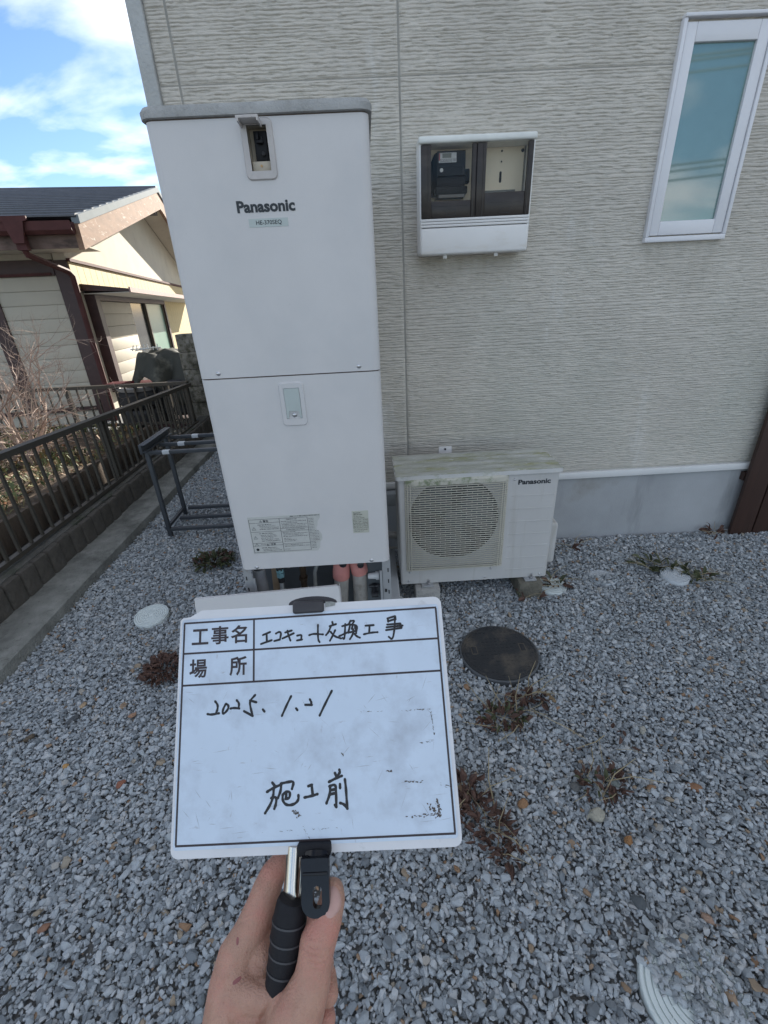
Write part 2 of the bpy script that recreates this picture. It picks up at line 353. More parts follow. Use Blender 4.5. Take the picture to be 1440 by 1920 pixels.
# window
M_frame = mat('window_frame_white', (0.70, 0.70, 0.72), 0.4, 0.04, 5)
M_glass = mat('window_glass', (0.14, 0.235, 0.222), 0.03, 0.25, 1.2, spec=0.6)
M_glass.node_tree.nodes['Principled BSDF'].inputs['IOR'].default_value = 1.95
wx0, wx1, wz0, wz1 = 1.905, 2.292, 1.622, 2.400
win = O('window', B().box(wx0, wx1, WY - 0.028, WY + 0.01, wz0, wz0 + 0.022, 0.003).box(wx0, wx0 + 0.016, WY - 0.028, WY + 0.01, wz0 + 0.022, wz1, 0.003)
        .box(wx1 - 0.016, wx1, WY - 0.028, WY + 0.01, wz0 + 0.022, wz1, 0.003).box(wx0, wx1, WY - 0.034, WY + 0.01, wz1, wz1 + 0.012, 0.003), M_frame, house, world=True)
sx0, sx1, sz0, sz1 = wx0 + 0.019, wx1 - 0.019, wz0 + 0.028, wz1 - 0.012
gx0, gx1, gz0, gz1 = 1.966, 2.228, 1.706, 2.327
fr = B()
for a in ((sx0, gx0, sz0, sz1), (gx1, sx1, sz0, sz1), (gx0 + .0005, gx1 - .0005, sz0, gz0), (gx0 + .0005, gx1 - .0005, gz1, sz1)):
    fr.box(a[0], a[1], WY - 0.022, WY + 0.0035, a[2], a[3], 0.0025)
O('frame', fr, M_frame, win, world=True)
O('pane', B().box(gx0 - 0.001, gx1 + 0.001, WY - 0.008, WY + 0.002, gz0 - 0.001, gz1 + 0.001), M_glass, win, world=True, smooth=False)
# brown board screen right of the house wall
M_brown = mat('brown_boards', (0.045, 0.022, 0.016), 0.5, 0.25, 4, 0.2, 30, stretch=(6, 6, 0.6))
scr = E('board_screen', (2.77, 0.86, 0), 'dark brown upright board screen against the house wall at the right edge', 'screen')
for k in range(9):
    o = O('board', B().box(0, 0.135, -0.012 + (k % 2) * 0.006, 0.012 + (k % 2) * 0.006, -0.03, 1.45, 0.003), M_brown, scr, loc=(k * 0.15, 0, 0))
for z_ in (0.35, 1.2): O('rail', B().box(0, 1.34, 0.02, 0.05, z_, z_ + 0.05), M_brown, scr)
# overhead wires that the window mirrors
M_wire = mat('wire_black', (0.02, 0.02, 0.02), 0.6)
wires = E('overhead_wires', (4, -12, 0), 'thin black overhead wires across the road', 'wires')
for z0, y0 in ((6.9, 0), (6.75, 0.2), (6.55, 0.1), (4.6, 0), (4.45, 0.1), (4.25, 0)):
    O('wire', B().tube([(-10 + k * 2.5, y0, z0 - 0.5 * (1 - ((k - 4) / 4) ** 2)) for k in range(9)], 0.03, 5), M_wire, wires)

# ------------------------------------------------------------------ hot water tank
M_tank = mat('tank_paint', (0.60, 0.585, 0.575), 0.5, 0.05, 3, 0.08, 500, dirt=[((0.52, 0.52, 0.52), 2.2, 0.5, 0.85, None), ((0.36, 0.35, 0.33), 60, 0.68, 0.78, None)])
M_lid = mat('tank_lid', (0.36, 0.36, 0.35), 0.75, 0.15, 14, 0.3, 250, dirt=[((0.22, 0.22, 0.20), 25, 0.5, 0.75, None)])
M_bez = mat('bezel_plastic', (0.50, 0.47, 0.45), 0.6, 0.1, 20, dirt=[((0.3, 0.27, 0.23), 30, 0.58, 0.75, None)])
M_cream = mat('recess_plastic', (0.48, 0.42, 0.33), 0.6, 0.08, 20)
M_black = mat('black_plastic', (0.018, 0.018, 0.022), 0.45, 0.2, 30)
M_dark = mat('dark_cavity', (0.03, 0.03, 0.032), 0.9)
M_ink = mat('print_dark', (0.02, 0.025, 0.03), 0.5)
M_steel = mat('steel', (0.55, 0.55, 0.56), 0.3, 0.1, 40, metal=1.0)
M_zinc = mat('zinc_sheet', (0.38, 0.385, 0.39), 0.55, 0.1, 15, metal=0.35, dirt=[((0.22, 0.15, 0.09), 25, 0.62, 0.75, None)])
M_label = mat('label_paper', (0.50, 0.50, 0.47), 0.6, 0.08, 40, dirt=[((0.35, 0.33, 0.3), 18, 0.6, 0.8, None)])
M_label2 = mat('label_green', (0.44, 0.49, 0.47), 0.45, 0.05, 10)
M_grime = mat('grime_line', (0.10, 0.075, 0.06), 0.9, 0.3, 60)
tank = E('water_heater_tank', (0, 0, 0.13), 'tall pale grey hot water tank with its bottom cover taken off', 'water heater')
TO = dict(parent=tank, world=True)
W, D = 0.6, 0.68
slab = O('concrete_slab', B().box(-0.05, 0.65, -0.03, 0.74, -0.1, 0.13, 0.01), M_conc, label='flat grey concrete slab under the tall water tank', cat='slab')
def shell(z0, z1, hole=None):
    b = B(); r = 0.026
    plan = rrect(0, W, 0, D, r, 6)                      # starts at front-right corner
    n = len(plan); V = [(x, y, z0) for x, y in plan] + [(x, y, z1) for x, y in plan]
    F = []
    for i in range(n):
        j = (i + 1) % n
        if hole and i == n - 1: continue
        F.append((i, j, n + j, n + i))
    F.append(tuple(range(n, 2 * n))); F.append(tuple(reversed(range(n)))); b.add(V, F)
    if hole:
        hx0, hx1, hz0, hz1 = hole; xs = [r, hx0, hx1, W - r]; zs = [z0, hz0, hz1, z1]
        for i in range(3):
            for k in range(3):
                if i == 1 and k == 1: continue
                b.quad((xs[i], 0, zs[k]), (xs[i + 1], 0, zs[k]), (xs[i + 1], 0, zs[k + 1]), (xs[i], 0, zs[k + 1]))
    return b
hole = (0.271, 0.324, 1.788, 1.888)
O('upper_panel', shell(1.2395, 1.906, hole), M_tank, **TO)
O('lower_panel', shell(0.488, 1.2355), M_tank, **TO)
O('seam_gap', B().prism(rrect(0.004, W - 0.004, 0.004, D - 0.004, 0.022, 6), 1.234, 1.241), M_grime, **TO)
lid = B()
lv = []
for inset, z in ((0.0, 1.909), (-0.009, 1.911), (-0.010, 1.926), (-0.004, 1.936), (0.012, 1.941)):
    lv.append([(x, y, z) for x, y in rrect(inset, W - inset, inset, D - inset, 0.034, 6)])
n = len(lv[0]); V = [p for l in lv for p in l]; F = [(i * n + k, i * n + (k + 1) % n, (i + 1) * n + (k + 1) % n, (i + 1) * n + k) for i in range(4) for k in range(n)]
F.append(tuple(range(4 * n, 5 * n))); F.append(tuple(reversed(range(n)))); lid.add(V, F)
O('lid', lid, M_lid, **TO)
O('grime_streak', B().prism(rrect(0.001, W - 0.001, 0.0012, D, 0.026, 6), 1.9055, 1.9095), M_grime, **TO)
# breaker recess with its flap raised
def framed(x0, x1, z0, z1, hx0, hx1, hz0, hz1, y0, y1, r):
    b = B(); outp = rrect(x0, x1, z0, z1, r, 4); n = len(outp); cx, cz = (hx0 + hx1) / 2, (hz0 + hz1) / 2
    inn = []
    for x, z in outp:
        inn.append((min(max(x, hx0), hx1), min(max(z, hz0), hz1)))
    V = []; k = 0.003
    for (x, z), (a, c) in zip(outp, inn):
        dx_, dz_ = (x - cx), (z - cz); sx_ = 1 - k / max(abs(dx_), abs(dz_))
        V += [(x, y1, z), (cx + dx_ * sx_, y0, cz + dz_ * sx_), (a, y0, c), (a, y1 + 0.004, c)]
    F = []
    for i in range(n):
        j = (i + 1) % n
        for q in range(3): F.append((4 * i + q, 4 * j + q, 4 * j + q + 1, 4 * i + q + 1))
    return b.add(V, F)
bz = O('breaker_bezel', framed(0.2535, 0.3405, 1.767, 1.9045, *hole, -0.006, 0.0, 0.014), M_bez, **TO)
rb = B(); hx0, hx1, hz0, hz1 = hole; dep = 0.034
rb.quad((hx0, -0.002, hz0), (hx0, dep, hz0), (hx0, dep, hz1), (hx0, -0.002, hz1)).quad((hx1, -0.002, hz0), (hx1, dep, hz0), (hx1, dep, hz1), (hx1, -0.002, hz1))
rb.quad((hx0, -0.002, hz1), (hx1, -0.002, hz1), (hx1, dep, hz1), (hx0, dep, hz1)).quad((hx0, -0.002, hz0), (hx1, -0.002, hz0), (hx1, dep, hz0), (hx0, dep, hz0)).quad((hx0, dep, hz0), (hx1, dep, hz0), (hx1, dep, hz1), (hx0, dep, hz1))
rb.box(hx0 + .001, hx1 - .001, 0.006, 0.030, hz0 + .001, 1.812, 0.002)
O('recess', rb, M_cream, bz, world=True)
brk = O('breaker', B().box(0.284, 0.319, 0.012, 0.0335, 1.8135, 1.880, 0.002).box(0.292, 0.310, -0.001, 0.010, 1.850, 1.858, 0.002).box(0.293, 0.299, -0.002, 0.010, 1.858, 1.873, 0.001).box(0.304, 0.309, 0.002, 0.010, 1.854, 1.868, 0.001), mat('breaker_black', (0.008, 0.008, 0.010), 0.5, spec=0.25), bz, world=True)
O('reset_button', B().lathe([(0.0055, 0.0), (0.0055, -0.006), (0.004, -0.008)], 14, (0.307, 0.009, 1.828), 'y'), M_dark, bz, world=True)
O('lock_hole', B().lathe([(0.0032, 0), (0.0032, -0.0015)], 12, (0.297, 0.0055, 1.801), 'y'), mat('brass', (0.5, 0.3, 0.12), 0.4), bz, world=True)
Mfl = Matrix.Translation((0, -0.004, 1.889)) @ Matrix.Rotation(R(-3), 4, 'X')
fl = B(); fl.box(0.2545, 0.313, -0.046, -0.001, 0.000, 0.007, 0.002, M=Mfl).box(0.277, 0.296, -0.049, -0.0455, -0.001, 0.006, 0.001, M=Mfl).box(0.258, 0.262, -0.05, -0.002, -0.007, 0, M=Mfl).box(0.309, 0.313, -0.05, -0.002, -0.007, 0, M=Mfl)
O('flap', fl, M_bez, bz, world=True)
# lettering and plates
O('lettering', on_front(text_mesh('Panasonic', 0.166, 0.0295, 0.038), 0.2945, -0.0009, 1.7075), M_ink, **TO)
O('number_plate', B().box(0.2395, 0.3525, -0.0008, 0.0, 1.657, 1.678), M_label2, **TO)
O('lettering', on_front(text_mesh('HE-370SEQ', 0.074, 0.0125, 0.014), 0.297, -0.0012, 1.6672), M_ink, **TO)
def screw(x, z, parent, y=0.0, r=0.006):
    b = B().lathe([(r * 1.25, 0.0), (r * 1.25, -0.001), (r, -0.002), (r * 0.9, -0.0035), (r * 0.5, -0.0048), (0.0004, -0.005)], 14, (x, y, z), 'y')
    return O('screw', b, M_steel, parent, world=True)
for x, z in ((0.065, 1.2555), (0.529, 1.2555), (0.063, 0.497), (0.527, 0.4985)): screw(x, z, tank)
hb = O('inspection_bezel', framed(0.2545, 0.3385, 1.068, 1.216, 0.270, 0.323, 1.094, 1.197, -0.005, 0.0, 0.013), M_tank, **TO)
O('inspection_flap', B().prism([(0.271, 1.0955), (0.2765, 1.0955), (0.281, 1.120), (0.312, 1.120), (0.3165, 1.0955), (0.322, 1.0955), (0.322, 1.196), (0.271, 1.196)], -0.0062, 0.0004, lambda a, b, h: (a, h, b)), M_label2, hb, world=True)
screw(0.2965, 1.106, hb, -0.002, 0.0065)
# torn warning sticker
wl = [(0.0635, 0.7225), (0.342, 0.7225), (0.339, 0.705), (0.329, 0.690), (0.327, 0.673), (0.321, 0.660), (0.324, 0.650), (0.334, 0.644), (0.340, 0.632), (0.339, 0.612), (0.330, 0.598), (0.327, 0.575), (0.317, 0.560), (0.062, 0.560)]
st = O('warning_sticker', B().prism(wl, -0.0007, 0.0001, lambda a, b, h: (a, h, b)), M_label, **TO)
pr_ = B()
def bar(x0, x1, z0, z1): pr_.quad((x0, -0.0010, z0), (x1, -0.0010, z0), (x1, -0.0010, z1), (x0, -0.0010, z1))
L0, L1, L2_, L3 = 0.066, 0.183, 0.2905, 0.316
for x in (L0, L1, L2_): bar(x, x + 0.0014, 0.5655, 0.712)
for z in (0.711, 0.696, 0.657, 0.607, 0.595, 0.5655): bar(L0, L1, z, z + 0.0012)
for z in (0.711, 0.667, 0.655, 0.5985, 0.5655): bar(L1, L2_, z, z + 0.0012)
rr = random.Random(5)
def words(x0, x1, z, hgt_):
    x = x0
    while x < x1:
        l = rr.uniform(0.003, 0.012)
        q = x
        while q < min(x + l, x1):                       # one upright and one level stroke per small character
            bar(q, q + 0.0007, z, z + hgt_); bar(q, min(q + 0.0016, x1), z + hgt_ * rr.choice((0.1, 0.5, 0.85)), z + hgt_ * 0.2 + hgt_ * 0.8 * rr.random())
            q += 0.0019
        x += l + rr.uniform(0.0012, 0.003)
for z, x0, x1, hh in [(0.686, .098, .150, .004), (0.680, .103, .165, .0026), (0.6735, .108, .178, .0026), (0.667, .103, .178, .003), (0.648, .098, .155, .004), (0.641, .103, .160, .0026), (0.635, .103, .165, .0026), (0.628, .103, .150, .0026), (0.622, .103, .170, .0026), (0.615, .103, .176, .003), (0.6005, .098, .148, .003), (0.584, .098, .160, .004), (0.578, .103, .165, .0026), (0.5715, .103, .175, .0026)]: words(x0, x1, z, hh)
for z, x0, x1, hh in [(0.7155, .225, .338, .0042), (0.704, .21, .25, .0045), (0.696, .189, .286, .003), (0.689, .189, .25, .0026), (0.683, .191, .286, .0026), (0.6765, .191, .282, .0026), (0.6705, .191, .285, .0026), (0.6595, .205, .275, .004), (0.649, .189, .24, .003), (0.643, .191, .285, .0026), (0.637, .191, .27, .0026), (0.630, .189, .287, .003), (0.622, .191, .22, .0026), (0.6155, .191, .24, .0026), (0.609, .191, .235, .0026), (0.592, .189, .26, .003), (0.586, .189, .287, .0026), (0.573, .189, .21, .0026)]: words(x0, x1, z, hh)
for k in range(20): words(0.2945, 0.314 + (0.015 if 0.60 < 0.705 - k * 0.007 < 0.65 else 0.0), 0.703 - k * 0.0068, 0.0026)
for cx, cz in ((0.0815, 0.6725), (0.0815, 0.633), (0.0815, 0.6015), (0.112, 0.7035), (0.124, 0.5985)):   # warning triangles
    s_ = 0.0075 if cx < 0.1 else 0.0045
    for a, b2 in (((-1, -.8), (1, -.8)), ((1, -.8), (0, .9)), ((0, .9), (-1, -.8))):
        p = Vector((cx + a[0] * s_, cz + a[1] * s_)); q = Vector((cx + b2[0] * s_, cz + b2[1] * s_)); d_ = (q - p).normalized(); nn = Vector((-d_.y, d_.x)) * 0.00055
        pr_.quad((p.x - nn.x, -.0010, p.y - nn.y), (q.x - nn.x, -.0010, q.y - nn.y), (q.x + nn.x, -.0010, q.y + nn.y), (p.x + nn.x, -.0010, p.y + nn.y))
    bar(cx - .0005, cx + .0005, cz - .003 * s_ / .0075, cz + .002 * s_ / .0075)
pr_.add([(0.0815 + 0.006 * math.cos(2 * math.pi * k / 16), -0.0010, 0.579 + 0.006 * math.sin(2 * math.pi * k / 16)) for k in range(16)], [tuple(range(16))])
O('small_print', pr_, M_ink, st, world=True, smooth=False)
for body, x, z, ww, hh in (('警告', 0.131, 0.7035, 0.021, 0.0095), ('注意', 0.146, 0.601, 0.019, 0.009)):
    O('lettering', on_front(text_mesh(body, ww, hh, 0.012), x, -0.0013, z), M_ink, st, world=True)
sp = O('rating_sticker', B().box(0.463, 0.526, -0.0007, 0.0001, 0.628, 0.724), mat('rating_paper', (0.47, 0.47, 0.40), 0.6), **TO)
pr_ = B()
for z, x0, x1, hh in [(0.7065, .469, .503, .0042), (0.6995, .469, .498, .0026), (0.6935, .469, .510, .0026), (0.641, .467, .520, .003), (0.6345, .467, .505, .0026)]: words(x0, x1, z, hh)
for k in range(6): words(.467, .483, 0.684 - k * .0066, .0028); words(.489, .497, 0.684 - k * .0066, .0028); words(.504, .522, 0.684 - k * .0066, .0028)
for x in (.466, .486, .500, .5225): bar(x, x + .0006, .648, .690)
for z in (.648, .669, .690): bar(.466, .523, z, z + .0006)
O('small_print', pr_, M_ink, sp, world=True, smooth=False)
O('lettering', on_front(text_mesh('Panasonic', 0.028, 0.005, 0.02), 0.483, -0.0014, 0.7165), M_ink, sp, world=True)
# underneath: legs, back sheet, pipes
for x0, sgn in ((-0.002, 1), (0.602, -1)):
    lg = B(); xa, xb = sorted((x0, x0 + sgn * 0.034)); lg.box(xa, xb, 0.012, 0.0145, 0.13, 0.49); xa, xb = sorted((x0, x0 + sgn * 0.0025)); lg.box(xa, xb, 0.0147, 0.08, 0.13, 0.49)
    lo = O('leg', lg, M_zinc, **TO)
    for k in range(5): O('slot', B().box(*sorted((x0 + sgn * 0.008, x0 + sgn * 0.0125)), 0.0105, 0.0118, 0.21 + k * 0.055, 0.228 + k * 0.055), M_dark, lo, world=True)
    O('slot', B().box(*sorted((x0 + sgn * 0.018, x0 + sgn * 0.028)), 0.0105, 0.0118, 0.33, 0.345, 0.002), M_dark, lo, world=True)
    O('edge_tab', B().box(*sorted((x0 + sgn * 0.036, x0 + sgn * 0.046)), 0.004, 0.010, 0.24, 0.44), M_zinc, lo, world=True)
M_back = mat('grey_back_sheet', (0.13, 0.145, 0.155), 0.6, 0.25, 5, metal=0.2)
O('back_sheet', B().box(0.03, 0.57, 0.20, 0.205, 0.13, 0.487).box(0.47, 0.57, 0.10, 0.104, 0.13, 0.487), M_back, **TO)
for x, y in ((0.02, 0.62), (0.58, 0.62)): O('leg', B().box(x - .02, x + .02, y, y + 0.04, 0.13, 0.49), M_zinc, **TO)
M_pipe = mat('pipe_lagging', (0.36, 0.34, 0.31), 0.85, 0.2, 20, 0.5, 60, dirt=[((0.2, 0.18, 0.15), 14, 0.55, 0.75, None)])
M_pink = mat('pink_lagging', (0.58, 0.24, 0.21), 0.8, 0.1, 25)
M_blue = mat('valve_blue', (0.22, 0.40, 0.42), 0.4, 0.15, 40)
M_tan = mat('tan_tape', (0.36, 0.27, 0.18), 0.8, 0.2, 20)
O('wrapped_pipe', B().tube([(0.368, .105, .13), (0.378, .10, .25), (0.389, .095, .36), (0.392, .095, .40)], [.031, .031, .0315, .030], 16), M_pipe, **TO)
O('wrapped_pipe', B().tube([(0.462, .105, .13), (0.465, .10, .25), (0.468, .095, .37), (0.467, .095, .42)], [.031, .0315, .031, .030], 16), M_pipe, **TO)
O('pink_sleeve', B().tube([(0.388, .095, .365), (0.391, .092, .40), (0.400, .10, .455), (0.430, .10, .480)], [.037, .037, .035, .030], 16), M_pink, **TO)
O('pink_sleeve', B().tube([(0.470, .095, .385), (0.468, .092, .41), (0.455, .10, .455), (0.435, .10, .480)], [.036, .036, .033, .028], 16), M_pink, **TO)
for r_, x, z in ((.016, .405, .455), (.014, .478, .445)): O('black_grommet', B().lathe([(r_, 0), (r_, -.018), (r_ * .6, -.022)], 8, (x, .066, z), 'y'), M_black, **TO)
O('grey_pipe', B().tube([(0.035, .10, .13), (0.033, .10, .30), (0.036, .10, .43)], [.030, .030, .028], 14), mat('grey_wrap', (0.30, 0.30, 0.31), 0.8, 0.15, 20), **TO)
O('pipe_cap', B().tube([(0.036, .10, .42), (0.036, .10, .47)], [.024, .02], 12), M_dark, **TO)
vp = O('valve_pipe', B().tube([(0.118, .10, .13), (0.121, .10, .30)], [.026, .025], 14).tube([(0.121, .10, .30), (0.126, .098, .36)], [.009, .009], 10), mat('pale_lagging', (0.42, 0.45, 0.46), 0.7), **TO)
O('valve_body', B().tube([(0.126, .098, .355), (0.127, .096, .385)], [.014, .014], 8), M_dark, vp, world=True); O('valve_body', B().tube([(.128, .095, .42), (.129, .094, .47)], [.017, .014], 10), M_dark, vp, world=True)
O('valve_nut', B().tube([(0.127, .096, .383), (0.128, .095, .405)], [.017, .017], 6).tube([(.128, .095, .409), (.129, .094, .425)], [.017, .017], 6), M_blue, vp, world=True)
O('tape_strip', B().tube([(0.088, .13, .13), (0.094, .13, .30), (0.100, .125, .45)], [.020, .018, .014], 10), M_tan, **TO)
v2 = O('valve_pipe', B().tube([(0.218, .10, .13), (0.220, .10, .31)], [.024, .023], 14), M_pipe, **TO)
O('valve_body', B().tube([(0.220, .10, .30), (0.222, .098, .36)], [.014, .015], 8).tube([(.222, .098, .36), (.224, .097, .375)], [.02, .02], 6).tube([(.224, .097, .375), (.228, .095, .47)], [.013, .016], 10), mat('dark_bronze', (0.08, 0.055, 0.035), 0.45, 0.3, 30, metal=0.5), v2, world=True)
O('thin_hose', B().tube([(0.262, .12, .13), (0.264, .12, .28), (0.272, .115, .38), (0.292, .11, .44), (0.31, .11, .485)], .0085, 10), mat('hose_grey', (0.30, 0.31, 0.29), 0.5), **TO)
O('cable', B().tube([(0.13, .10, .44), (0.17, .085, .435), (0.20, .09, .455), (0.25, .1, .47)], .005, 8).tube([(0.15, .10, .455), (0.19, .095, .45), (0.24, .1, .478)], .004, 8), M_pipe, **TO)
O('white_fitting', B().tube([(0.505, .085, .365), (0.54, .085, .365)], [.013, .015], 12).tube([(.538, .085, .365), (.552, .085, .365)], [.019, .019], 12), M_white, **TO)
O('drain_tap', B().tube([(0.525, .085, .26), (0.53, .085, .32)], [.012, .012], 10).tube([(.505, .08, .315), (.555, .08, .315)], [.007, .007], 8).tube([(.515, .08, .27), (.545, .08, .27)], [.014, .014], 10), M_black, **TO)
# the cover taken off, leaning in front
cov = B(); Mc = Matrix.Translation((-0.168, -0.165, 0.012)) @ Matrix.Rotation(R(-2.3), 4, 'Y') @ Matrix.Rotation(R(-13), 4, 'X')
cov.box(0.0, 0.575, -0.001, 0.0012, 0.0, 0.411, M=Mc).box(0.5755, 0.5775, -0.001, 0.035, 0.0, 0.406, 0.0006, M=Mc).box(0.0, 0.570, 0.0016, 0.014, 0.4095, 0.411, M=Mc).box(-0.0022, 0.0, -0.001, 0.03, 0.0, 0.39, M=Mc)
O('removed_cover_panel', cov, M_tank, label='grey sheet-metal bottom cover leaning on the tank behind the whiteboard', cat='cover panel')

# ------------------------------------------------------------------ outdoor heat pump unit
M_ac = mat('unit_paint', (0.50, 0.49, 0.475), 0.55, 0.06, 4, 0.05, 300, dirt=[((0.38, 0.36, 0.32), 3, 0.55, 0.8, (5, 1, 0.5)), ((0.30, 0.27, 0.22), 45, 0.72, 0.8, None)])
M_actop = mat('unit_top_mossy', (0.50, 0.50, 0.46), 0.8, 0.1, 8, 0.3, 140, dirt=[((0.37, 0.375, 0.31), 6, 0.36, 0.62, (1, 2.5, 1)), ((0.27, 0.27, 0.10), 5, 0.50, 0.70, (0.9, 2.6, 1)), ((0.56, 0.57, 0.54), 30, 0.58, 0.7, (1, 2, 1))])
M_grille = mat('grille_cream', (0.50, 0.475, 0.40), 0.6, 0.06, 20)
M_gcap = mat('grille_mossy', (0.50, 0.48, 0.41), 0.7, 0.1, 20, dirt=[((0.20, 0.23, 0.14), 28, 0.48, 0.62, None)])
X0, X1, Y0, Y1, Z0, Z1 = 0.664, 1.424, 0.380, 0.650, 0.100, 0.694
unit = E('heat_pump_unit', (X0, Y0, 0.1), 'weathered pale heat pump outdoor unit with a mossy ribbed top', 'outdoor unit')
UO = dict(parent=unit, world=True)
GX0, GX1, GZ0, GZ1 = 0.694, 1.181, 0.181, 0.687
FC = (0.935, 0.450, 0.222)
fp_ = B(); f_ = lambda x, z: (x, Y0, z)
fp_.ring((GX0 + .004, GX1 - .004, GZ0 + .004, GZ1 - .004), FC, lambda x, z: (x, Y0 + .028, z))
for a in ((GX0, GX0 + .004, GZ0, GZ1), (GX1 - .004, GX1, GZ0, GZ1), (GX0 + .004, GX1 - .004, GZ0, GZ0 + .004), (GX0 + .004, GX1 - .004, GZ1 - .004, GZ1)): fp_.quad((a[0], Y0, a[2]), (a[1], Y0, a[2]), (a[1], Y0, a[3]), (a[0], Y0, a[3]))
fp_.quad((GX0 + .004, Y0, GZ0 + .004), (GX0 + .004, Y0 + .028, GZ0 + .004), (GX0 + .004, Y0 + .028, GZ1 - .004), (GX0 + .004, Y0, GZ1 - .004)).quad((GX1 - .004, Y0, GZ0 + .004), (GX1 - .004, Y0 + .028, GZ0 + .004), (GX1 - .004, Y0 + .028, GZ1 - .004), (GX1 - .004, Y0, GZ1 - .004)).quad((GX0 + .004, Y0, GZ0 + .004), (GX1 - .004, Y0, GZ0 + .004), (GX1 - .004, Y0 + .028, GZ0 + .004), (GX0 + .004, Y0 + .028, GZ0 + .004))
for a in ((X0 + .012, GX0, Z0, Z1), (GX1, X1 - .012, Z0, Z1), (GX0, GX1, Z0, GZ0), (GX0, GX1, GZ1, Z1)):
    fp_.quad((a[0], Y0, a[2]), (a[1], Y0, a[2]), (a[1], Y0, a[3]), (a[0], Y0, a[3]))
pl = rrect(X0, X1, Y0, Y1, 0.012, 4); n = len(pl)
fp_.add([(x, y, Z0) for x, y in pl] + [(x, y, Z1) for x, y in pl], [(i, (i + 1) % n, n + (i + 1) % n, n + i) for i in range(n - 1)] + [tuple(range(n, 2 * n)), tuple(reversed(range(n)))])
O('casing', fp_, M_ac, **UO)
tun = B(); V = []; F = []
for k in range(48):
    a = 2 * math.pi * k / 48; V += [(FC[0] + FC[2] * math.cos(a), Y0 + .0285, FC[1] + FC[2] * math.sin(a)), (FC[0] + FC[2] * math.cos(a), Y0 + .13, FC[1] + FC[2] * math.sin(a))]
for k in range(48): j = (k + 1) % 48; F.append((2 * k, 2 * j, 2 * j + 1, 2 * k + 1))
F.append(tuple(2 * k + 1 for k in range(48))); tun.add(V, F)
O('fan_tunnel', tun, M_dark, **UO)
fan = B(); fan.lathe([(0.055, 0.06), (0.055, 0.02), (0.04, 0.012), (0.001, 0.010)], 20, (FC[0], Y0, FC[1]), 'y')
fo = O('fan_hub', fan, mat('fan_grey', (0.07, 0.08, 0.085), 0.5), **UO)
for kb in range(3):
    bl = B(); V = []
    for i in range(7):
        rr_ = 0.05 + i * 0.0265
        for j in range(5):
            a = R(120 * kb + 20 + (-38 - i * 2 + (76 + i * 3) * j / 4)); V.append((FC[0] + rr_ * math.cos(a), Y0 + 0.025 + 0.065 * j / 4, FC[1] + rr_ * math.sin(a)))
    F = [(i * 5 + j, i * 5 + j + 1, (i + 1) * 5 + j + 1, (i + 1) * 5 + j) for i in range(6) for j in range(4)]
    bl.add(V, F); o = O('fan_blade', bl, bpy.data.materials['fan_grey'], **UO); sm = o.modifiers.new('thickness', 'SOLIDIFY'); sm.thickness = 0.004
# grille: frame, bowed slats, staggered ties
def bow(x):
    q = min(x - GX0, GX1 - x) / 0.055; return Y0 - 0.004 - 0.016 * (1 - (1 - min(max(q, 0), 1)) ** 2)
gf = B()
gf.box(GX0, GX1, Y0 - 0.0045, Y0 - 0.0005, GZ0, GZ0 + 0.009, 0.001).box(GX0, GX0 + 0.006, Y0 - 0.0045, Y0 - 0.0005, GZ0 + .009, GZ1 - .02).box(GX1 - 0.006, GX1, Y0 - 0.0045, Y0 - 0.0005, GZ0 + .009, GZ1 - .02)
for x in (GX0 + .013, GX0 + .026, GX1 - .013, GX1 - .026):
    gf.box(x - .002, x + .002, bow(x) - .003, bow(x) + .002, GZ0 + .005, GZ1 - .02)
O('grille_frame', gf, M_grille, **UO)
xsn = [GX0 + (GX1 - GX0) * t_ for t_ in (0, .02, .045, .075, .11, .2, .35, .5, .65, .8, .89, .925, .955, .98, 1)]
cap = B(); V = []
for x in xsn:
    yb = bow(x) - 0.003; V += [(x, Y0, GZ1), (x, yb + .006, GZ1 - .001), (x, yb, GZ1 - .008), (x, yb, GZ1 - .030), (x, Y0, GZ1 - .032)]
cap.add(V, [(i * 5 + j, i * 5 + (j + 1) % 5, (i + 1) * 5 + (j + 1) % 5, (i + 1) * 5 + j) for i in range(len(xsn) - 1) for j in range(5)] + [(0, 1, 2, 3, 4), tuple(len(V) - 5 + j for j in range(5))])
O('grille_cap', cap, M_gcap, **UO)
gs = B(); NR = 40; zs_ = [GZ0 + 0.013 + (GZ1 - 0.036 - GZ0 - 0.013) * k / (NR - 1) for k in range(NR)]
for z in zs_:
    V = []
    for x in xsn:
        y = bow(x); V += [(x, y - .0020, z - .0022), (x, y - .0020, z + .0022), (x, y + .0016, z + .0020), (x, y + .0016, z - .0020)]
    gs.add(V, [(i * 4 + j, i * 4 + (j + 1) % 4, (i + 1) * 4 + (j + 1) % 4, (i + 1) * 4 + j) for i in range(len(xsn) - 1) for j in range(4)])
for k in range(NR - 1):
    for c in range(9):
        x = GX0 + 0.045 + c * 0.0495 + (0.0247 if k % 2 else 0)
        if x < GX1 - 0.03: gs.box(x - .0010, x + .0010, bow(x) - .002, bow(x) + .002, zs_[k] + .001, zs_[k + 1] - .001)
O('grille_slats', gs, M_grille, kind='stuff', smooth=False, **UO)
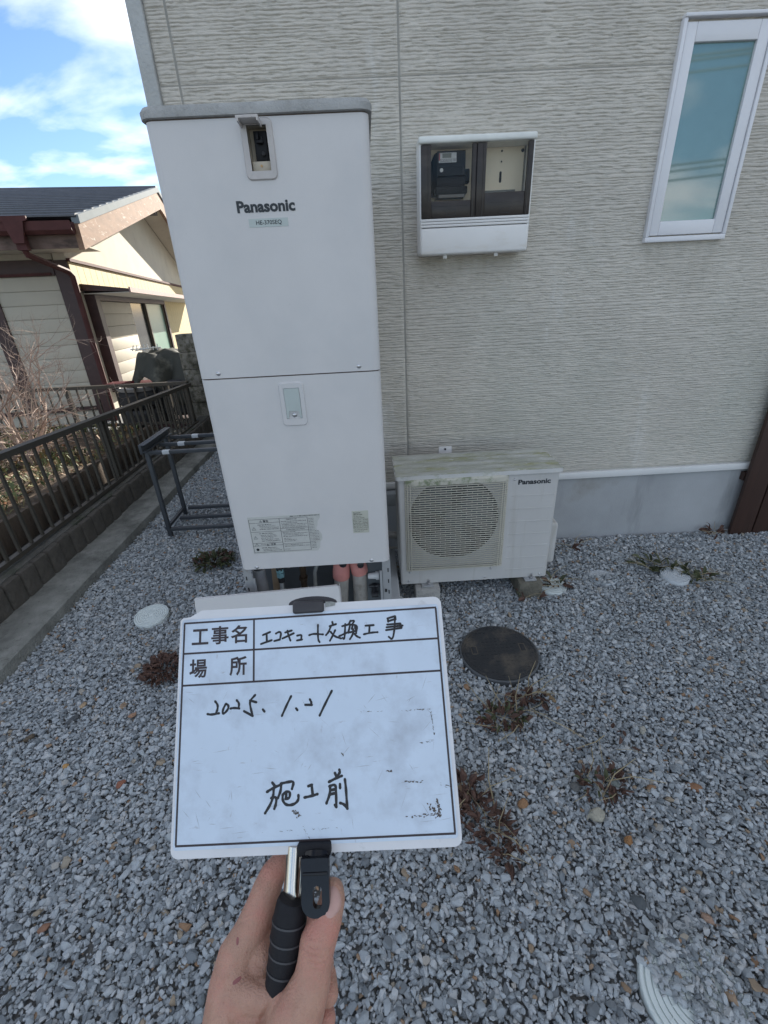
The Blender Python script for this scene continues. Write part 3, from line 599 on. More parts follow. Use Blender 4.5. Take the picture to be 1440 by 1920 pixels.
# top cover with pressed ribs
tv = []
for i in range(21):
    y = Y0 - 0.012 + (Y1 - Y0 + 0.024) * i / 20; rib = 0.0035 if (i % 4 in (1, 2)) and 0 < i < 20 else 0.0
    tv.append((y, Z1 + 0.011 + rib))
tp = B(); xs2 = [X0 - .012, X0 - .008, X1 + .008, X1 + .012]; V = []
for y, z in tv:
    for q, x in enumerate(xs2): V.append((x, y, z - (0.004 if q in (0, 3) else 0)))
tp.add(V, [(i * 4 + j, i * 4 + j + 1, (i + 1) * 4 + j + 1, (i + 1) * 4 + j) for i in range(20) for j in range(3)])
O('top_cover', tp, M_actop, **UO)
O('top_rim', B().prism(rrect(X0 - .012, X1 + .012, Y0 - .012, Y1 + .012, 0.016, 4), Z1 - 0.010, Z1 + 0.0105), mat('unit_rim', (0.55, 0.545, 0.53), 0.5, 0.06, 10, dirt=[((0.33, 0.34, 0.25), 14, 0.55, 0.7, None)]), **UO)
O('lettering', on_front(text_mesh('Panasonic', 0.154, 0.0255, 0.038), 1.307, Y0 - .0008, 0.640), M_ink, **UO)
for k in range(7):
    z = 0.570 - k * 0.0692
    O('pressed_line', B().box(1.203, 1.407, Y0 - .0025, Y0 + .001, z - .0015, z + .0015, 0.0008), M_ac, **UO)
for x, z in ((0.705, 0.118), (1.10, 0.116), (1.385, 0.116), (0.925, 0.690), (0.712, 0.172), (1.128, 0.170), (1.212, 0.655)): screw(x, z, unit, Y0 - (0.002 if z > .16 and z < .2 else 0), 0.0045)
O('valve_cover', B().box(X1, X1 + 0.058, 0.44, 0.60, 0.135, 0.375, 0.016, 3), M_ac, **UO)
O('mounting_tab', B().box(0.908, 0.978, 0.742, 0.746, 0.60, 0.715, 0.0015).box(0.908, 0.978, 0.655, 0.7415, 0.655, 0.659), M_tank, **UO)
O('tab_hole', B().lathe([(.006, 0), (.006, -.001)], 12, (0.943, 0.7415, 0.700), 'y'), M_dark, **UO)
for x in (0.800, 1.335):
    ft = O('foot', B().box(x - .03, x + .03, Y0 - .028, Y1 + .03, 0.090, 0.0985, 0.002), M_zinc, **UO)
    O('bolt', B().tube([(x + .005, Y0 - .012, .08), (x + .005, Y0 - .012, .125)], .005, 8).tube([(x + .005, Y0 - .012, .0995), (x + .005, Y0 - .012, .108)], .010, 6), M_steel, ft, world=True)
M_blockA = mat('weathered_block', (0.27, 0.26, 0.24), 0.9, 0.2, 20, 0.6, 90, dirt=[((0.12, 0.115, 0.10), 9, 0.5, 0.7, None)])
O('concrete_block', B().box(0.735, 0.862, 0.335, 0.70, -0.02, 0.089, 0.008), mat('pale_block', (0.36, 0.35, 0.33), 0.9, 0.2, 20, 0.6, 90), label='pale concrete block under the fan end of the heat pump', cat='block')
bm_ = B().box(1.272, 1.395, 0.335, 0.70, -0.02, 0.089, 0.010)
O('concrete_block', bm_, mat('dark_mossy_block', (0.13, 0.12, 0.095), 0.95, 0.3, 14, 0.8, 60), label='dark mossy block under the right end of the heat pump', cat='block')
cond = E('wall_conduit', (0.64, 0.80, 0.30), 'grey conduit and pipes between the tank and the heat pump', 'pipe')
O('duct', B().box(-0.10, 0.1, 0.0, 0.06, 0.05, 0.13, 0.01), mat('duct_grey', (0.30, 0.32, 0.33), 0.6), cond)
O('pipe', B().tube([(-0.10, -.08, -.08), (0.06, -.08, -.10)], .022, 10).tube([(-.1, -.15, -.13), (0.06, -.12, -.16)], .008, 8), M_pipe, cond)

# ------------------------------------------------------------------ meter box
M_mbw = mat('meter_box_white', (0.72, 0.71, 0.69), 0.45, 0.04, 5, dirt=[((0.58, 0.53, 0.45), 4, 0.58, 0.8, (0.6, 1, 3))])
M_smoke = mat('smoked_plastic', (0.030, 0.024, 0.021), 0.3, 0.15, 6, spec=0.35, dirt=[((0.085, 0.07, 0.062), 4, 0.5, 0.8, (1, 1, 2.5))])
M_clear = bpy.data.materials.new('clear_plastic'); M_clear.use_nodes = True; t = M_clear.node_tree; t.nodes.clear()
o_ = t.nodes.new('ShaderNodeOutputMaterial'); tr = t.nodes.new('ShaderNodeBsdfTransparent'); gl = t.nodes.new('ShaderNodeBsdfGlossy'); ms = t.nodes.new('ShaderNodeMixShader')
tr.inputs[0].default_value = (0.93, 0.92, 0.90, 1); gl.inputs['Roughness'].default_value = 0.08; ms.inputs[0].default_value = 0.012
t.links.new(tr.outputs[0], ms.inputs[1]); t.links.new(gl.outputs[0], ms.inputs[2]); t.links.new(ms.outputs[0], o_.inputs[0])
M_beige = mat('backboard_beige', (0.86, 0.77, 0.61), 0.7, 0.05, 5)
mx0, mx1, mz0, mz1, my0 = 0.8235, 1.3195, 1.611, 2.037, 0.806
mb = E('meter_box', (mx0, WY, mz0), 'white meter box with two smoked windows on the siding', 'meter box')
MO = dict(parent=mb, world=True)
# white body: sides, top, back
O('backboard', B().box(mx0 + .02, mx1 - .02, 0.900, 0.905, mz0 + .02, mz1 - .02), M_beige, **MO)
sh = B(); op_ = rrect(mx0, mx1, mz0, mz1, 0.020, 5); n = len(op_)
def ins(d): return rrect(mx0 + d, mx1 - d, mz0 + d, mz1 - d, 0.018, 5)
lay = [[(a, 0.912, b) for a, b in ins(0)], [(a, my0 + .010, b) for a, b in ins(0.0)], [(a, my0 + .002, b) for a, b in ins(0.004)], [(a, my0, b) for a, b in ins(0.010)], [(a, my0 + .004, b) for a, b in ins(0.0125)], [(a, 0.90, b) for a, b in ins(0.0125)]]
V = [p for l in lay for p in l]; sh.add(V, [(i * n + k, i * n + (k + 1) % n, (i + 1) * n + (k + 1) % n, (i + 1) * n + k) for i in range(5) for k in range(n)])
O('box_shell', sh, M_mbw, **MO)
zsm = 1.751
lowc = B(); lowc.box(mx0 + .004, mx1 - .004, my0 - .004, 0.898, mz0 - .001, 1.7155, 0.009, 3)
for k in range(3): lowc.box(mx0 + .005, mx1 - .005, my0 - .004, 0.85, 1.7175 + k * .0112, 1.727 + k * .0112, 0.002)
O('lower_cover', lowc, M_mbw, **MO)
O('top_visor', B().box(mx0 - .002, mx1 + .002, my0 - .012, 0.908, mz1 - .022, mz1 + .004, 0.009, 3), mat('visor_white', (0.74, 0.75, 0.71), 0.45), **MO)
sm_ = B(); ya, yb = my0 + .001, my0 + .012
# smoked front: frame bars around two clear windows
sm_.box(mx0 + .008, 0.8755, ya - .004, yb, zsm, mz1 - .024, 0.003).box(1.050, 1.0685, ya - .002, yb, zsm, mz1 - .024, 0.002).box(1.0725, 1.111, ya - .002, yb, zsm, mz1 - .024, 0.002).box(1.2875, mx1 - .008, ya - .004, yb, zsm, mz1 - .024, 0.003)
sm_.box(.8757, 1.0498, ya, yb, zsm, 1.8145, 0.002).box(1.1112, 1.2873, ya, yb, zsm, 1.838, 0.002)
sm_.box(0.862, 0.866, ya - .007, ya - .0042, 1.815, 2.008).box(1.0545, 1.0585, ya - .0045, ya - .0022, zsm, 2.010).box(1.0985, 1.1015, ya - .0045, ya - .0022, zsm, 2.010).box(1.294, 1.2975, ya - .007, ya - .0042, zsm, 2.008)
sm_.box(1.12, 1.275, ya - .001, ya - .0002, 1.800, 1.8015).box(.885, 1.04, ya - .001, ya - .0002, 1.795, 1.7965)
O('smoked_front', sm_, M_smoke, **MO)
O('center_gap', B().box(1.0686, 1.0724, ya + .004, yb, zsm, mz1 - .024), M_dark, **MO)
for x0, x1, z0 in ((.8755, 1.050, 1.8145), (1.111, 1.2875, 1.838)):
    O('pane', B().box(x0, x1, ya + .004, ya + .006, z0, mz1 - .024), M_clear, **MO)
for x0 in (0.943, 1.182):
    la = B(); la.box(x0, x0 + .042, ya - .0012, ya + .001, 1.760, 1.7615).box(x0, x0 + .042, ya - .0012, ya + .001, 1.7815, 1.783).box(x0, x0 + .0015, ya - .0012, ya + .001, 1.7617, 1.7813).box(x0 + .0405, x0 + .042, ya - .0012, ya + .001, 1.7617, 1.7813)
    O('latch', la, M_black, **MO)
for x in (0.943, 1.18): O('bottom_tab', B().box(x - .009, x + .009, my0 + .02, my0 + .03, mz0 - .016, mz0 + .004, 0.002), M_mbw, **MO)
O('board_slot', B().prism(rrect(1.194, 1.204, 1.886, 1.928, 0.0049, 4), .8985, .8998, lambda a, b, h: (a, h, b)), M_dark, **MO)
for r_, x, z in ((.004, 1.2, 2.001), (.003, 1.2, 1.963), (.007, 1.292, 2.0)): O('board_hole', B().lathe([(r_, 0), (r_, -.002)], 10, (x, .8995, z), 'y'), M_dark, **MO)
O('terminal_strip', B().box(1.12, 1.262, .87, .898, 1.832, 1.855, 0.002), mat('strip_grey', (0.16, 0.17, 0.16), 0.5), **MO)
# electricity meter inside the left window
em = E('electricity_meter', (0.97, 0.86, 1.83), 'dark grey electricity meter behind the left smoked window', 'meter')
M_em = mat('meter_grey', (0.015, 0.015, 0.018), 0.55, 0.08, 12, spec=0.15)
EO = dict(parent=em, world=True)
eb = B(); prof = [(0.898, 2.002), (0.852, 2.000), (0.848, 1.996), (0.846, 1.912), (0.856, 1.908), (0.850, 1.872), (0.832, 1.850), (0.832, 1.836), (0.898, 1.832)]
V = [(x, y, z) for x in (0.908, 1.030) for y, z in prof]; k = len(prof)
eb.add(V, [(i, (i + 1) % k, k + (i + 1) % k, k + i) for i in range(k)] + [tuple(range(k)), tuple(reversed(range(k, 2 * k)))])
eb.add([(0.908, .85, 1.998), (0.908, .85, 1.84), (0.882, .89, 1.84), (0.882, .89, 1.962), (0.900, .895, 1.998)], [(0, 1, 2, 3, 4)])
O('case', eb, M_em, **EO)
O('terminal_cover', B().box(0.898, 1.038, 0.826, 0.895, 1.842, 1.870, 0.005), mat('terminal_black', (0.008, 0.008, 0.010), 0.5, spec=0.2), **EO)
O('side_block', B().box(1.031, 1.052, 0.856, 0.895, 1.885, 1.936, 0.004), M_em, **EO)
O('lower_plate', B().box(0.912, 1.026, 0.829, 0.835, 1.8295, 1.841), mat('plate_grey', (0.14, 0.135, 0.13), 0.6), **EO)
dp = O('display_label', B().box(0.914, 0.990, 0.8445, 0.847, 1.958, 1.992), mat('label_white', (0.55, 0.56, 0.57), 0.5, 0.15, 60), **EO)
O('lcd_screen', B().box(0.929, 0.968, 0.8430, 0.8443, 1.974, 1.990), mat('lcd_grey', (0.16, 0.17, 0.15), 0.3), dp, world=True)
O('red_strip', B().box(0.9145, 0.919, 0.8436, 0.8446, 1.965, 1.991), mat('label_red', (0.35, 0.06, 0.06), 0.5), dp, world=True)
pr_ = B()
def bar(x0, x1, z0, z1): pr_.quad((x0, .8434, z0), (x1, .8434, z0), (x1, .8434, z1), (x0, .8434, z1))
for k in range(3): words(.920, .972, 1.960 + k * .004, .0022)
for k in range(4): words(.976, .988, 1.961 + k * .003, .0018)
O('small_print', pr_, M_ink, dp, world=True, smooth=False)
O('seal_disc', B().lathe([(.0075, 0), (.0075, -.003), (.005, -.004)], 16, (0.926, .8485, 1.932), 'y'), mat('seal_white', (0.6, 0.6, 0.58), 0.4), **EO)
O('face_groove', B().box(0.912, 1.026, .8452, .8464, 1.9435, 1.945).box(1.018, 1.026, .8452, .8464, 1.915, 1.942), M_dark, **EO)

# ------------------------------------------------------------------ kerb, block walls and fences on the left
M_kerb = mat('kerb_concrete', (0.22, 0.22, 0.20), 0.9, 0.4, 9, 0.9, 90, dirt=[((0.085, 0.085, 0.075), 5, 0.5, 0.72, None), ((0.10, 0.10, 0.09), 40, 0.58, 0.75, None)])
kb = B(); ny = 60; V = []
for i in range(ny + 1):
    y = -1.8 + 5.75 * i / ny; q = 0.006 * mnoise.noise(Vector((y * 2, 0, 0))); xr = -1.137 - 0.014 * (y / 3)
    V += [(-1.365, y, 0.062), (xr - .012 + q, y, 0.060), (xr + q, y, 0.052), (xr + .012 + q, y, -0.05)]
kb.add(V, [(i * 4 + j, i * 4 + j + 1, (i + 1) * 4 + j + 1, (i + 1) * 4 + j) for i in range(ny) for j in range(3)])
O('kerb', kb, M_kerb, kind='structure')
M_blk = mat('dark_split_block', (0.085, 0.075, 0.064), 0.95, 0.35, 9, 0.8, 45, dirt=[((0.11, 0.105, 0.095), 7, 0.55, 0.75, None), ((0.06, 0.065, 0.04), 5, 0.55, 0.7, None)])
M_cap = mat('wall_cap_stone', (0.10, 0.095, 0.085), 0.95, 0.35, 10, 0.8, 50, dirt=[((0.05, 0.06, 0.035), 8, 0.5, 0.7, None), ((0.19, 0.18, 0.165), 30, 0.6, 0.72, None)])
rw = E('block_wall', (-1.46, 0, 0), 'low dark ribbed block wall under the near brown fence beside the kerb', 'wall')
O('wall_core', B().box(-0.045, 0.075, -1.8, 3.95, -0.25, 0.198), M_blk, rw)
bms = []
for v in range(4):
    bb = B().box(0, 0.045, 0.004, 0.112, -0.02, 0.215, 0.015, 2); rs_ = random.Random(v); me = bb.mesh('block')
    for vv in me.vertices:
        vv.co.x += 0.006 * mnoise.noise(Vector((vv.co.y * 20 + v * 9, vv.co.z * 20, v))) * (1 if vv.co.x > .01 else 0); vv.co.z += 0.005 * mnoise.noise(Vector((vv.co.y * 25, v * 3, 4))) * (1 if vv.co.z > .1 else 0)
    me.materials.append(M_blk); bms.append(me)
for k in range(46):
    O('block', bms[k % 4], None, rw, loc=(0.062 + random.uniform(-.009, .007), -1.3 + k * 0.114, random.uniform(-.004, .004)))
O('cap', B().box(-0.045, 0.072, -1.8, 3.9, 0.198, 0.222, 0.006), M_cap, rw)
# brown metal fence
M_fence = mat('fence_brown', (0.058, 0.050, 0.040), 0.45, 0.2, 10, spec=0.4, dirt=[((0.085, 0.08, 0.068), 12, 0.58, 0.8, (4, 1, 1))])
def fence(root, L, h0, h1, b0, b1, posts, pitch, zfoot, along):
    f = lambda s, off, z: (off, s, z) if along == 'y' else (s, off, z)
    def beam(nm, za, zb, hw, hh):
        V = [f(s, o_, z + dz) for s, z in ((0, za), (L, zb)) for o_, dz in ((-hw, -hh), (hw, -hh), (hw, hh), (-hw, hh))]
        O(nm, B().add(V, [(0, 1, 2, 3), (7, 6, 5, 4)] + [(i, (i + 1) % 4, 4 + (i + 1) % 4, 4 + i) for i in range(4)]), M_fence, root, smooth=False)
    beam('top_rail', h0, h1, 0.027, 0.017); beam('bottom_rail', b0, b1, 0.017, 0.013)
    pm = B().box(-.0075, .0075, -.0075, .0075, 0, 1.0).mesh('baluster', False); pm.materials.append(M_fence)
    k = pitch * 0.5
    while k < L:
        q = k / L; zb_ = b0 + (b1 - b0) * q + .012; zt_ = h0 + (h1 - h0) * q - .016
        o = O('baluster', pm, None, root, loc=f(k, 0, zb_)); o.scale = (1, 1, zt_ - zb_); k += pitch
    for s in posts:
        q = s / L; zt_ = h0 + (h1 - h0) * q - .018
        O('post', B().box(-.021, .021, -.021, .021, zfoot, zt_), M_fence, root, loc=f(s, -0.03 if along == 'y' else .03, 0), smooth=False)
fn = E('metal_fence', (-1.44, -0.25, 0), 'near brown metal fence with upright bars on the ribbed block wall', 'fence', 'brown metal fences')
fence(fn, 3.87, 0.826, 0.640, 0.262, 0.222, (0.3, 2.10, 3.85), 0.098, 0.2, 'y')
ff = E('metal_fence', (-4.3, 3.62, 0), 'far brown metal fence crossing in front of the neighbouring house', 'fence', 'brown metal fences')
fence(ff, 2.85, 0.672, 0.660, 0.262, 0.225, (0.1, 1.5, 2.6), 0.105, 0.1, 'x')
O('low_wall', B().box(-4.6, -1.59, 3.50, 3.70, -0.2, 0.145, 0.008), M_cap, label='low dark concrete wall under the far fence', cat='wall')
# mossy concrete wall end behind the tank
M_moss = mat('mossy_concrete', (0.19, 0.175, 0.145), 0.95, 0.35, 6, 0.9, 60, dirt=[((0.04, 0.038, 0.026), 7, 0.46, 0.60, None), ((0.07, 0.065, 0.04), 22, 0.5, 0.62, None), ((0.25, 0.24, 0.22), 12, 0.6, 0.75, None)])
cw = E('concrete_wall', (-1.58, 3.9, 0), 'mossy grey concrete block wall end beside the tank and the fence corner', 'wall')
for c in range(4):
    for l in range(6):
        O('block', B().box(c * .39, c * .39 + .386, 0.0, 0.15, l * .19, l * .19 + .187, 0.006), M_moss, cw)
# sunken gap and planter
O('ditch_floor', B().quad((-1.96, -1.8, -0.006), (-1.50, -1.8, -0.006), (-1.50, 3.5, -0.006), (-1.96, 3.5, -0.006)), mat('ditch_mud', (0.03, 0.026, 0.022), 0.95, spec=0.2), kind='structure', smooth=False)
M_plank = mat('planter_timber', (0.10, 0.075, 0.055), 0.9, 0.35, 6, 0.5, 40, stretch=(4, 4, 1), dirt=[((0.04, 0.035, 0.03), 6, 0.5, 0.7, None)])
pw = E('planter_edging', (-1.95, 0, 0), 'upright dark timber edging holding back the garden bed behind the fence', 'edging')
pms = [B().box(-.03, .02, .004, .106, -.05, .20 + .012 * v, .008).mesh('plank') for v in range(3)]
for m_ in pms: m_.materials.append(M_plank)
for k in range(46): O('plank', pms[random.randrange(3)], None, pw, loc=(random.uniform(-.006, .006), -1.4 + k * .11, random.uniform(-.01, .01)))
bd = B(); nx, ny = 24, 40; V = []
for i in range(nx + 1):
    for j in range(ny + 1):
        x = -4.4 + (4.4 - 1.97) * i / nx; y = -1.6 + 5.1 * j / ny
        V.append((x, y, 0.20 + 0.05 * mnoise.noise(Vector((x * 1.7, y * 1.7, 5))) + 0.03 * (-1.97 - x)))
bd.add(V, [(i * (ny + 1) + j, (i + 1) * (ny + 1) + j, (i + 1) * (ny + 1) + j + 1, i * (ny + 1) + j + 1) for i in range(nx) for j in range(ny)])
O('garden_soil', bd, mat('garden_soil', (0.09, 0.065, 0.045), 0.95, 0.4, 7, 0.8, 40, dirt=[((0.16, 0.09, 0.045), 6, 0.5, 0.65, None)]), kind='structure')
M_leafg = island(mat('bed_leaves', (0.08, 0.1, 0.04), 0.6), (0.05, 0.085, 0.025), (0.26, 0.12, 0.05), (0.13, 0.15, 0.05))
gl_ = B()
for k in range(5200):
    x = random.uniform(-3.9, -1.99); y = random.uniform(0.4, 3.45); z = 0.20 + 0.05 * mnoise.noise(Vector((x * 1.7, y * 1.7, 5))) + 0.03 * (-1.97 - x)
    if mnoise.noise(Vector((x * 2.3, y * 2.3, 8))) < -0.25: continue
    a = random.uniform(0, 6.28); l = random.uniform(.03, .10); w_ = l * random.uniform(.12, .35); up = random.uniform(.01, .10)
    c_, s_ = math.cos(a), math.sin(a); p0 = Vector((x, y, z)); p1 = p0 + Vector((c_ * l * .5, s_ * l * .5, up)); p2 = p0 + Vector((c_ * l, s_ * l, up * .7)); o_ = Vector((-s_ * w_ / 2, c_ * w_ / 2, 0))
    gl_.add([p0, p1 - o_, p2, p1 + o_], [(0, 1, 2, 3)])
O('ground_cover', gl_, M_leafg, kind='stuff', smooth=False)
# bare shrub
M_twig = mat('twig_bark', (0.36, 0.27, 0.22), 0.8, 0.25, 20)
def branch(b, p, d, l, r, depth, rnd):
    pts = [Vector(p)]; n_ = 4
    for i in range(n_):
        d = (d + Vector((rnd.gauss(0, .16), rnd.gauss(0, .16), rnd.gauss(0.02, .12)))).normalized(); pts.append(pts[-1] + d * l / n_)
    b.tube(pts, [r * (1 - .5 * i / n_) for i in range(n_ + 1)], 4, caps=False)
    if depth > 0:
        for k in range(rnd.choice((2, 3, 3, 4))):
            i = rnd.randint(1, n_); dd = (d + Vector((rnd.gauss(0, .62), rnd.gauss(0, .62), rnd.gauss(.05, .45)))).normalized()
            branch(b, pts[i], dd, l * rnd.uniform(.55, .8), r * .52, depth - 1, rnd)
shb = E('bare_shrub', (-2.50, 2.35, 0.22), 'leafless twiggy shrub growing behind the brown fence', 'shrub')
rnd = random.Random(11)
for k in range(12):
    a = k * .7 + rnd.uniform(-.3, .3); d = Vector((math.cos(a) * .45 - .12, math.sin(a) * .4, 1)).normalized()
    b = B(); branch(b, (rnd.uniform(-.05, .05), rnd.uniform(-.05, .05), -.05), d, rnd.uniform(.50, .78), rnd.uniform(.011, .017), 4, rnd)
    O('stem', b, M_twig, shb, smooth=False)
M_lf2 = island(mat('evergreen_leaf', (0.1, 0.13, 0.05), 0.45), (0.05, 0.10, 0.03), (0.22, 0.26, 0.09))
es = E('leafy_shrub', (-2.62, 1.75, 0.2), 'low evergreen shrub with yellow green leaves at the foot of the bare shrub', 'shrub')
lm = B().add([(0, 0, 0), (.012, -.016, .004), (.055, 0, -.004), (.012, .016, .004)], [(0, 1, 2), (0, 2, 3)]).mesh('leaf', False); lm.materials.append(M_lf2)
for k in range(110):
    a = random.uniform(0, 6.28); rr_ = .30 * math.sqrt(random.random()); h_ = random.uniform(.02, .38) * (1 - rr_ / .5)
    o = O('leaf', lm, None, es, loc=(rr_ * math.cos(a), rr_ * math.sin(a) * 1.3, h_)); o.rotation_euler = (random.uniform(-.6, .6), random.uniform(-.6, .6), random.uniform(0, 6.28)); s_ = random.uniform(.8, 1.6); o.scale = (s_, s_, s_)
sb_ = B()
for k in range(9):
    a = k * .7; sb_.tube([(0, 0, -.05), (.1 * math.cos(a), .13 * math.sin(a), .15), (.2 * math.cos(a), .26 * math.sin(a), .26)], [.008, .006, .003], 5)
O('stems', sb_, M_twig, es)
# grey metal rack
M_rack = mat('rack_grey', (0.05, 0.055, 0.062), 0.5, 0.15, 12, spec=0.4)
M_wtape = mat('pale_tape', (0.5, 0.52, 0.53), 0.5)
rk = E('metal_rack', (-0.89, 1.26, 0), 'dark grey square-tube rack standing on gravel left of the tank', 'rack')
def bar3(nm, p, q, hw=.0125, par=rk, m=M_rack): return O(nm, B().tube([p, q], hw * 1.414, 4), m, par, smooth=False)
def sqbar(nm, x0, x1, y0, y1, z0, z1, par=rk, m=M_rack): return O(nm, B().box(x0, x1, y0, y1, z0, z1, .0015), m, par)
RL = 1.05; dpt = 0.345
for (x, y) in ((0, 0), (-0.02, dpt), (RL, 0), (RL, dpt)): sqbar('leg', x - .0125, x + .0125, y - .0125, y + .0125, 0, .622)
for y in (0.0, dpt * .5, dpt):
    tr_ = sqbar('top_rail', .013, RL - .013, y - .0125 if y != dpt * .5 else y - .0125, y + .0125, .60, .622)
    sqbar('tape_band', .10 + y * .2, .145 + y * .2, y - .0135, y + .0135, .599, .6232, tr_, M_wtape)
    sqbar('bottom_rail', .013, RL - .013, y - .0125, y + .0125, .045, .067)
ch = sqbar('end_channel', -.030, -.012, -.03, dpt + .05, .612, .672); sqbar('channel_lip', -.012, .012, -.03, dpt + .05, .6225, .628, ch); sqbar('channel_lip', -.012, .012, -.03, dpt + .05, .666, .671, ch)
sqbar('side_rail', -.0325, -.0126, .0128, dpt - .0128, .045, .067)

# ------------------------------------------------------------------ neighbouring house
M_cream = mat('cream_stucco', (0.56, 0.52, 0.43), 0.9, 0.08, 3, 0.3, 80, dirt=[((0.42, 0.38, 0.31), 2.5, 0.58, 0.8, None)])
M_sidb = mat('pale_siding', (0.50, 0.46, 0.38), 0.7, 0.06, 4)
M_yel = mat('yellow_boards', (0.52, 0.42, 0.22), 0.7, 0.08, 5)
M_dbr = mat('dark_brown_timber', (0.05, 0.022, 0.02), 0.5, 0.25, 8, dirt=[((0.13, 0.07, 0.06), 9, 0.6, 0.8, None)])
M_rbr = mat('red_brown_metal', (0.085, 0.032, 0.03), 0.7, 0.25, 8, spec=0.25)
M_rake = mat('weathered_rake', (0.24, 0.145, 0.095), 0.85, 0.3, 5, 0.3, 40, stretch=(3, 1, 3), dirt=[((0.48, 0.42, 0.35), 9, 0.58, 0.66, (1, .8, 3))])
M_tile = mat('roof_tile_dark', (0.055, 0.056, 0.064), 0.38, 0.35, 7, spec=0.6)
M_metal2 = mat('pale_metal_edge', (0.22, 0.25, 0.27), 0.85, 0.08, 6, spec=0.15)
nb = E('neighbour_house', (-3.150, 5.0, -0.12), 'cream and brown neighbouring house with a dark tiled gable roof', 'house', rot=(R(-1.7), 0, R(9.0)))
def nbx(nm, m, x0, x1, y0, y1, z0, z1, bev=0, par=None): return O(nm, B().box(x0, x1, y0, y1, z0, z1, bev), m, par or nb)
YR, ZR = 3.85, 3.62; YE, ZE = -0.74, 2.44; SL = (ZR - ZE) / (YR - YE); YB = 2 * YR - YE
# walls: front below eave, gable up to the ridge
nbx('front_wall', M_cream, -8, -0.16, 0.02, 0.15, -.3, 2.5)
zr_ = lambda y: ZR - .16 - SL * abs(y - YR)
O('gable_wall', B().prism([(0.0, -.3), (7.7, -.3), (7.7, zr_(7.7)), (YR, zr_(YR)), (0.0, zr_(0))], -.14, 0.0, lambda a, b, h: (h, a, b)), M_cream, nb, smooth=False)
nbx('corner_post', M_dbr, -.16, .004, -.02, .145, -.3, 2.12)
nbx('front_beam', M_dbr, -8, -.163, -.035, .02, 1.955, 2.13)
nbx('beam_strip', M_rbr, -8, -.20, -.05, -.036, 1.95, 1.985)
nbx('front_post', M_dbr, -1.06, -.90, -.03, .02, .26, 1.953)
for seg in ((-.90, -.165), (-3.4, -1.062)):
    for k in range(10):
        z0 = .32 + k * .163; nbx('siding_board', M_sidb, seg[0], seg[1], -.010, .02, z0, z0 + .159, 0.003)
nbx('base_trim', M_dbr, -8, -.163, -.02, .02, .265, .318)
# gable side: moulding, yellow upright boards, awning, shutter box and window
nbx('moulding', M_rbr, .001, .045, 0.004, 7.7, 2.105, 2.14)
pk = B().box(0.001, 0.016, .003, .217, 1.80, 2.103, .002).mesh('plank', False); pk.materials.append(M_yel)
for k in range(34): O('plank', pk, None, nb, loc=(0, .004 + k * .22, 0))
pk2 = B().box(0.001, 0.016, .003, .217, .30, 1.797, .002).mesh('plank', False); pk2.materials.append(M_yel)
for k in range(15): O('plank', pk2, None, nb, loc=(0, 4.10 + k * .22, 0))
aw = O('awning', B().prism([(0.017, 1.86), (0.60, 1.78), (0.60, 1.745), (0.017, 1.775)], .16, 6.9, lambda a, b, h: (a, h, b)), M_dbr, nb, smooth=False)
O('awning_fascia', B().box(.6005, .62, .155, 6.9, 1.735, 1.80), mat('faded_fascia', (0.34, 0.22, 0.20), 0.6, 0.15, 5), aw)
O('awning_soffit', B().box(.03, .598, .165, 6.88, 1.735, 1.744), mat('pale_soffit', (0.5, 0.48, 0.44), 0.8), aw)
wf = O('window', B().box(.001, .13, .24, .40, .45, 1.73).box(.001, .13, 3.98, 4.08, .45, 1.73).box(.001, .13, .402, 3.978, 1.66, 1.73).box(.001, .13, .402, 3.978, .45, .50), M_dbr, nb)
for k in range(7):
    z0 = .502 + k * .165; O('shutter_board', B().box(.002, .105, .403, 1.76, z0, min(z0 + .161, 1.658), .003), M_sidb, wf)
O('sash', B().box(.03, .10, 1.762, 1.80, .80, 1.66).box(.03, .10, 2.70, 2.75, .80, 1.66).box(.03, .10, 3.93, 3.976, .80, 1.66).box(.03, .10, 1.80, 3.93, .76, .80), mat('sash_bronze', (0.12, 0.10, 0.08), 0.4), wf)
O('pane', B().box(.05, .056, 1.80, 2.70, .80, 1.655), mat('pane_dark', (0.03, 0.034, 0.034), 0.15, spec=0.2), wf, label='dark window pane next to the shutter boards')
O('pane', B().box(.07, .076, 2.75, 3.93, .80, 1.655), mat('pane_green', (0.22, 0.34, 0.28), 0.3, 0.1, 2, spec=0.3), wf, label='pale green frosted window pane')
nbx('wall_below', M_cream, .001, .03, 1.763, 4.0, .502, .755)
# roof: stepped tile courses on both slopes
rf = O('roof', B().prism([(YE + .1, ZE - .10), (YR, ZR - .10), (YB - .1, ZE - .10), (YB - .1, ZE - .03), (YR, ZR - .03), (YE + .1, ZE - .03)], -8, .42, lambda a, b, h: (h, a, b)), M_dbr, nb, smooth=False)
NCR = 15
for sgn in (-1, 1):
    for k in range(NCR):
        q0, q1 = k / NCR, (k + 1.25) / NCR
        ya_, yb_ = YR + sgn * (YR - YE) * (1 - q0), YR + sgn * (YR - YE) * (1 - min(q1, 1)); za_, zb_ = ZE + (ZR - ZE) * q0, ZE + (ZR - ZE) * min(q1, 1)
        if sgn < 0: ya_, yb_ = YR - (YR - YE) * (1 - q0), YR - (YR - YE) * (1 - min(q1, 1))
        O('tile_course', B().prism([(ya_, za_ + .016), (ya_, za_ + .034), (ya_ - sgn * .02, za_ + .046), (yb_, zb_ + .004), (yb_, zb_ - .02), (ya_ - sgn * .08, za_ - .005)], -8.0, .50, lambda a, b, h: (h, a, b)), M_tile, rf, smooth=False)
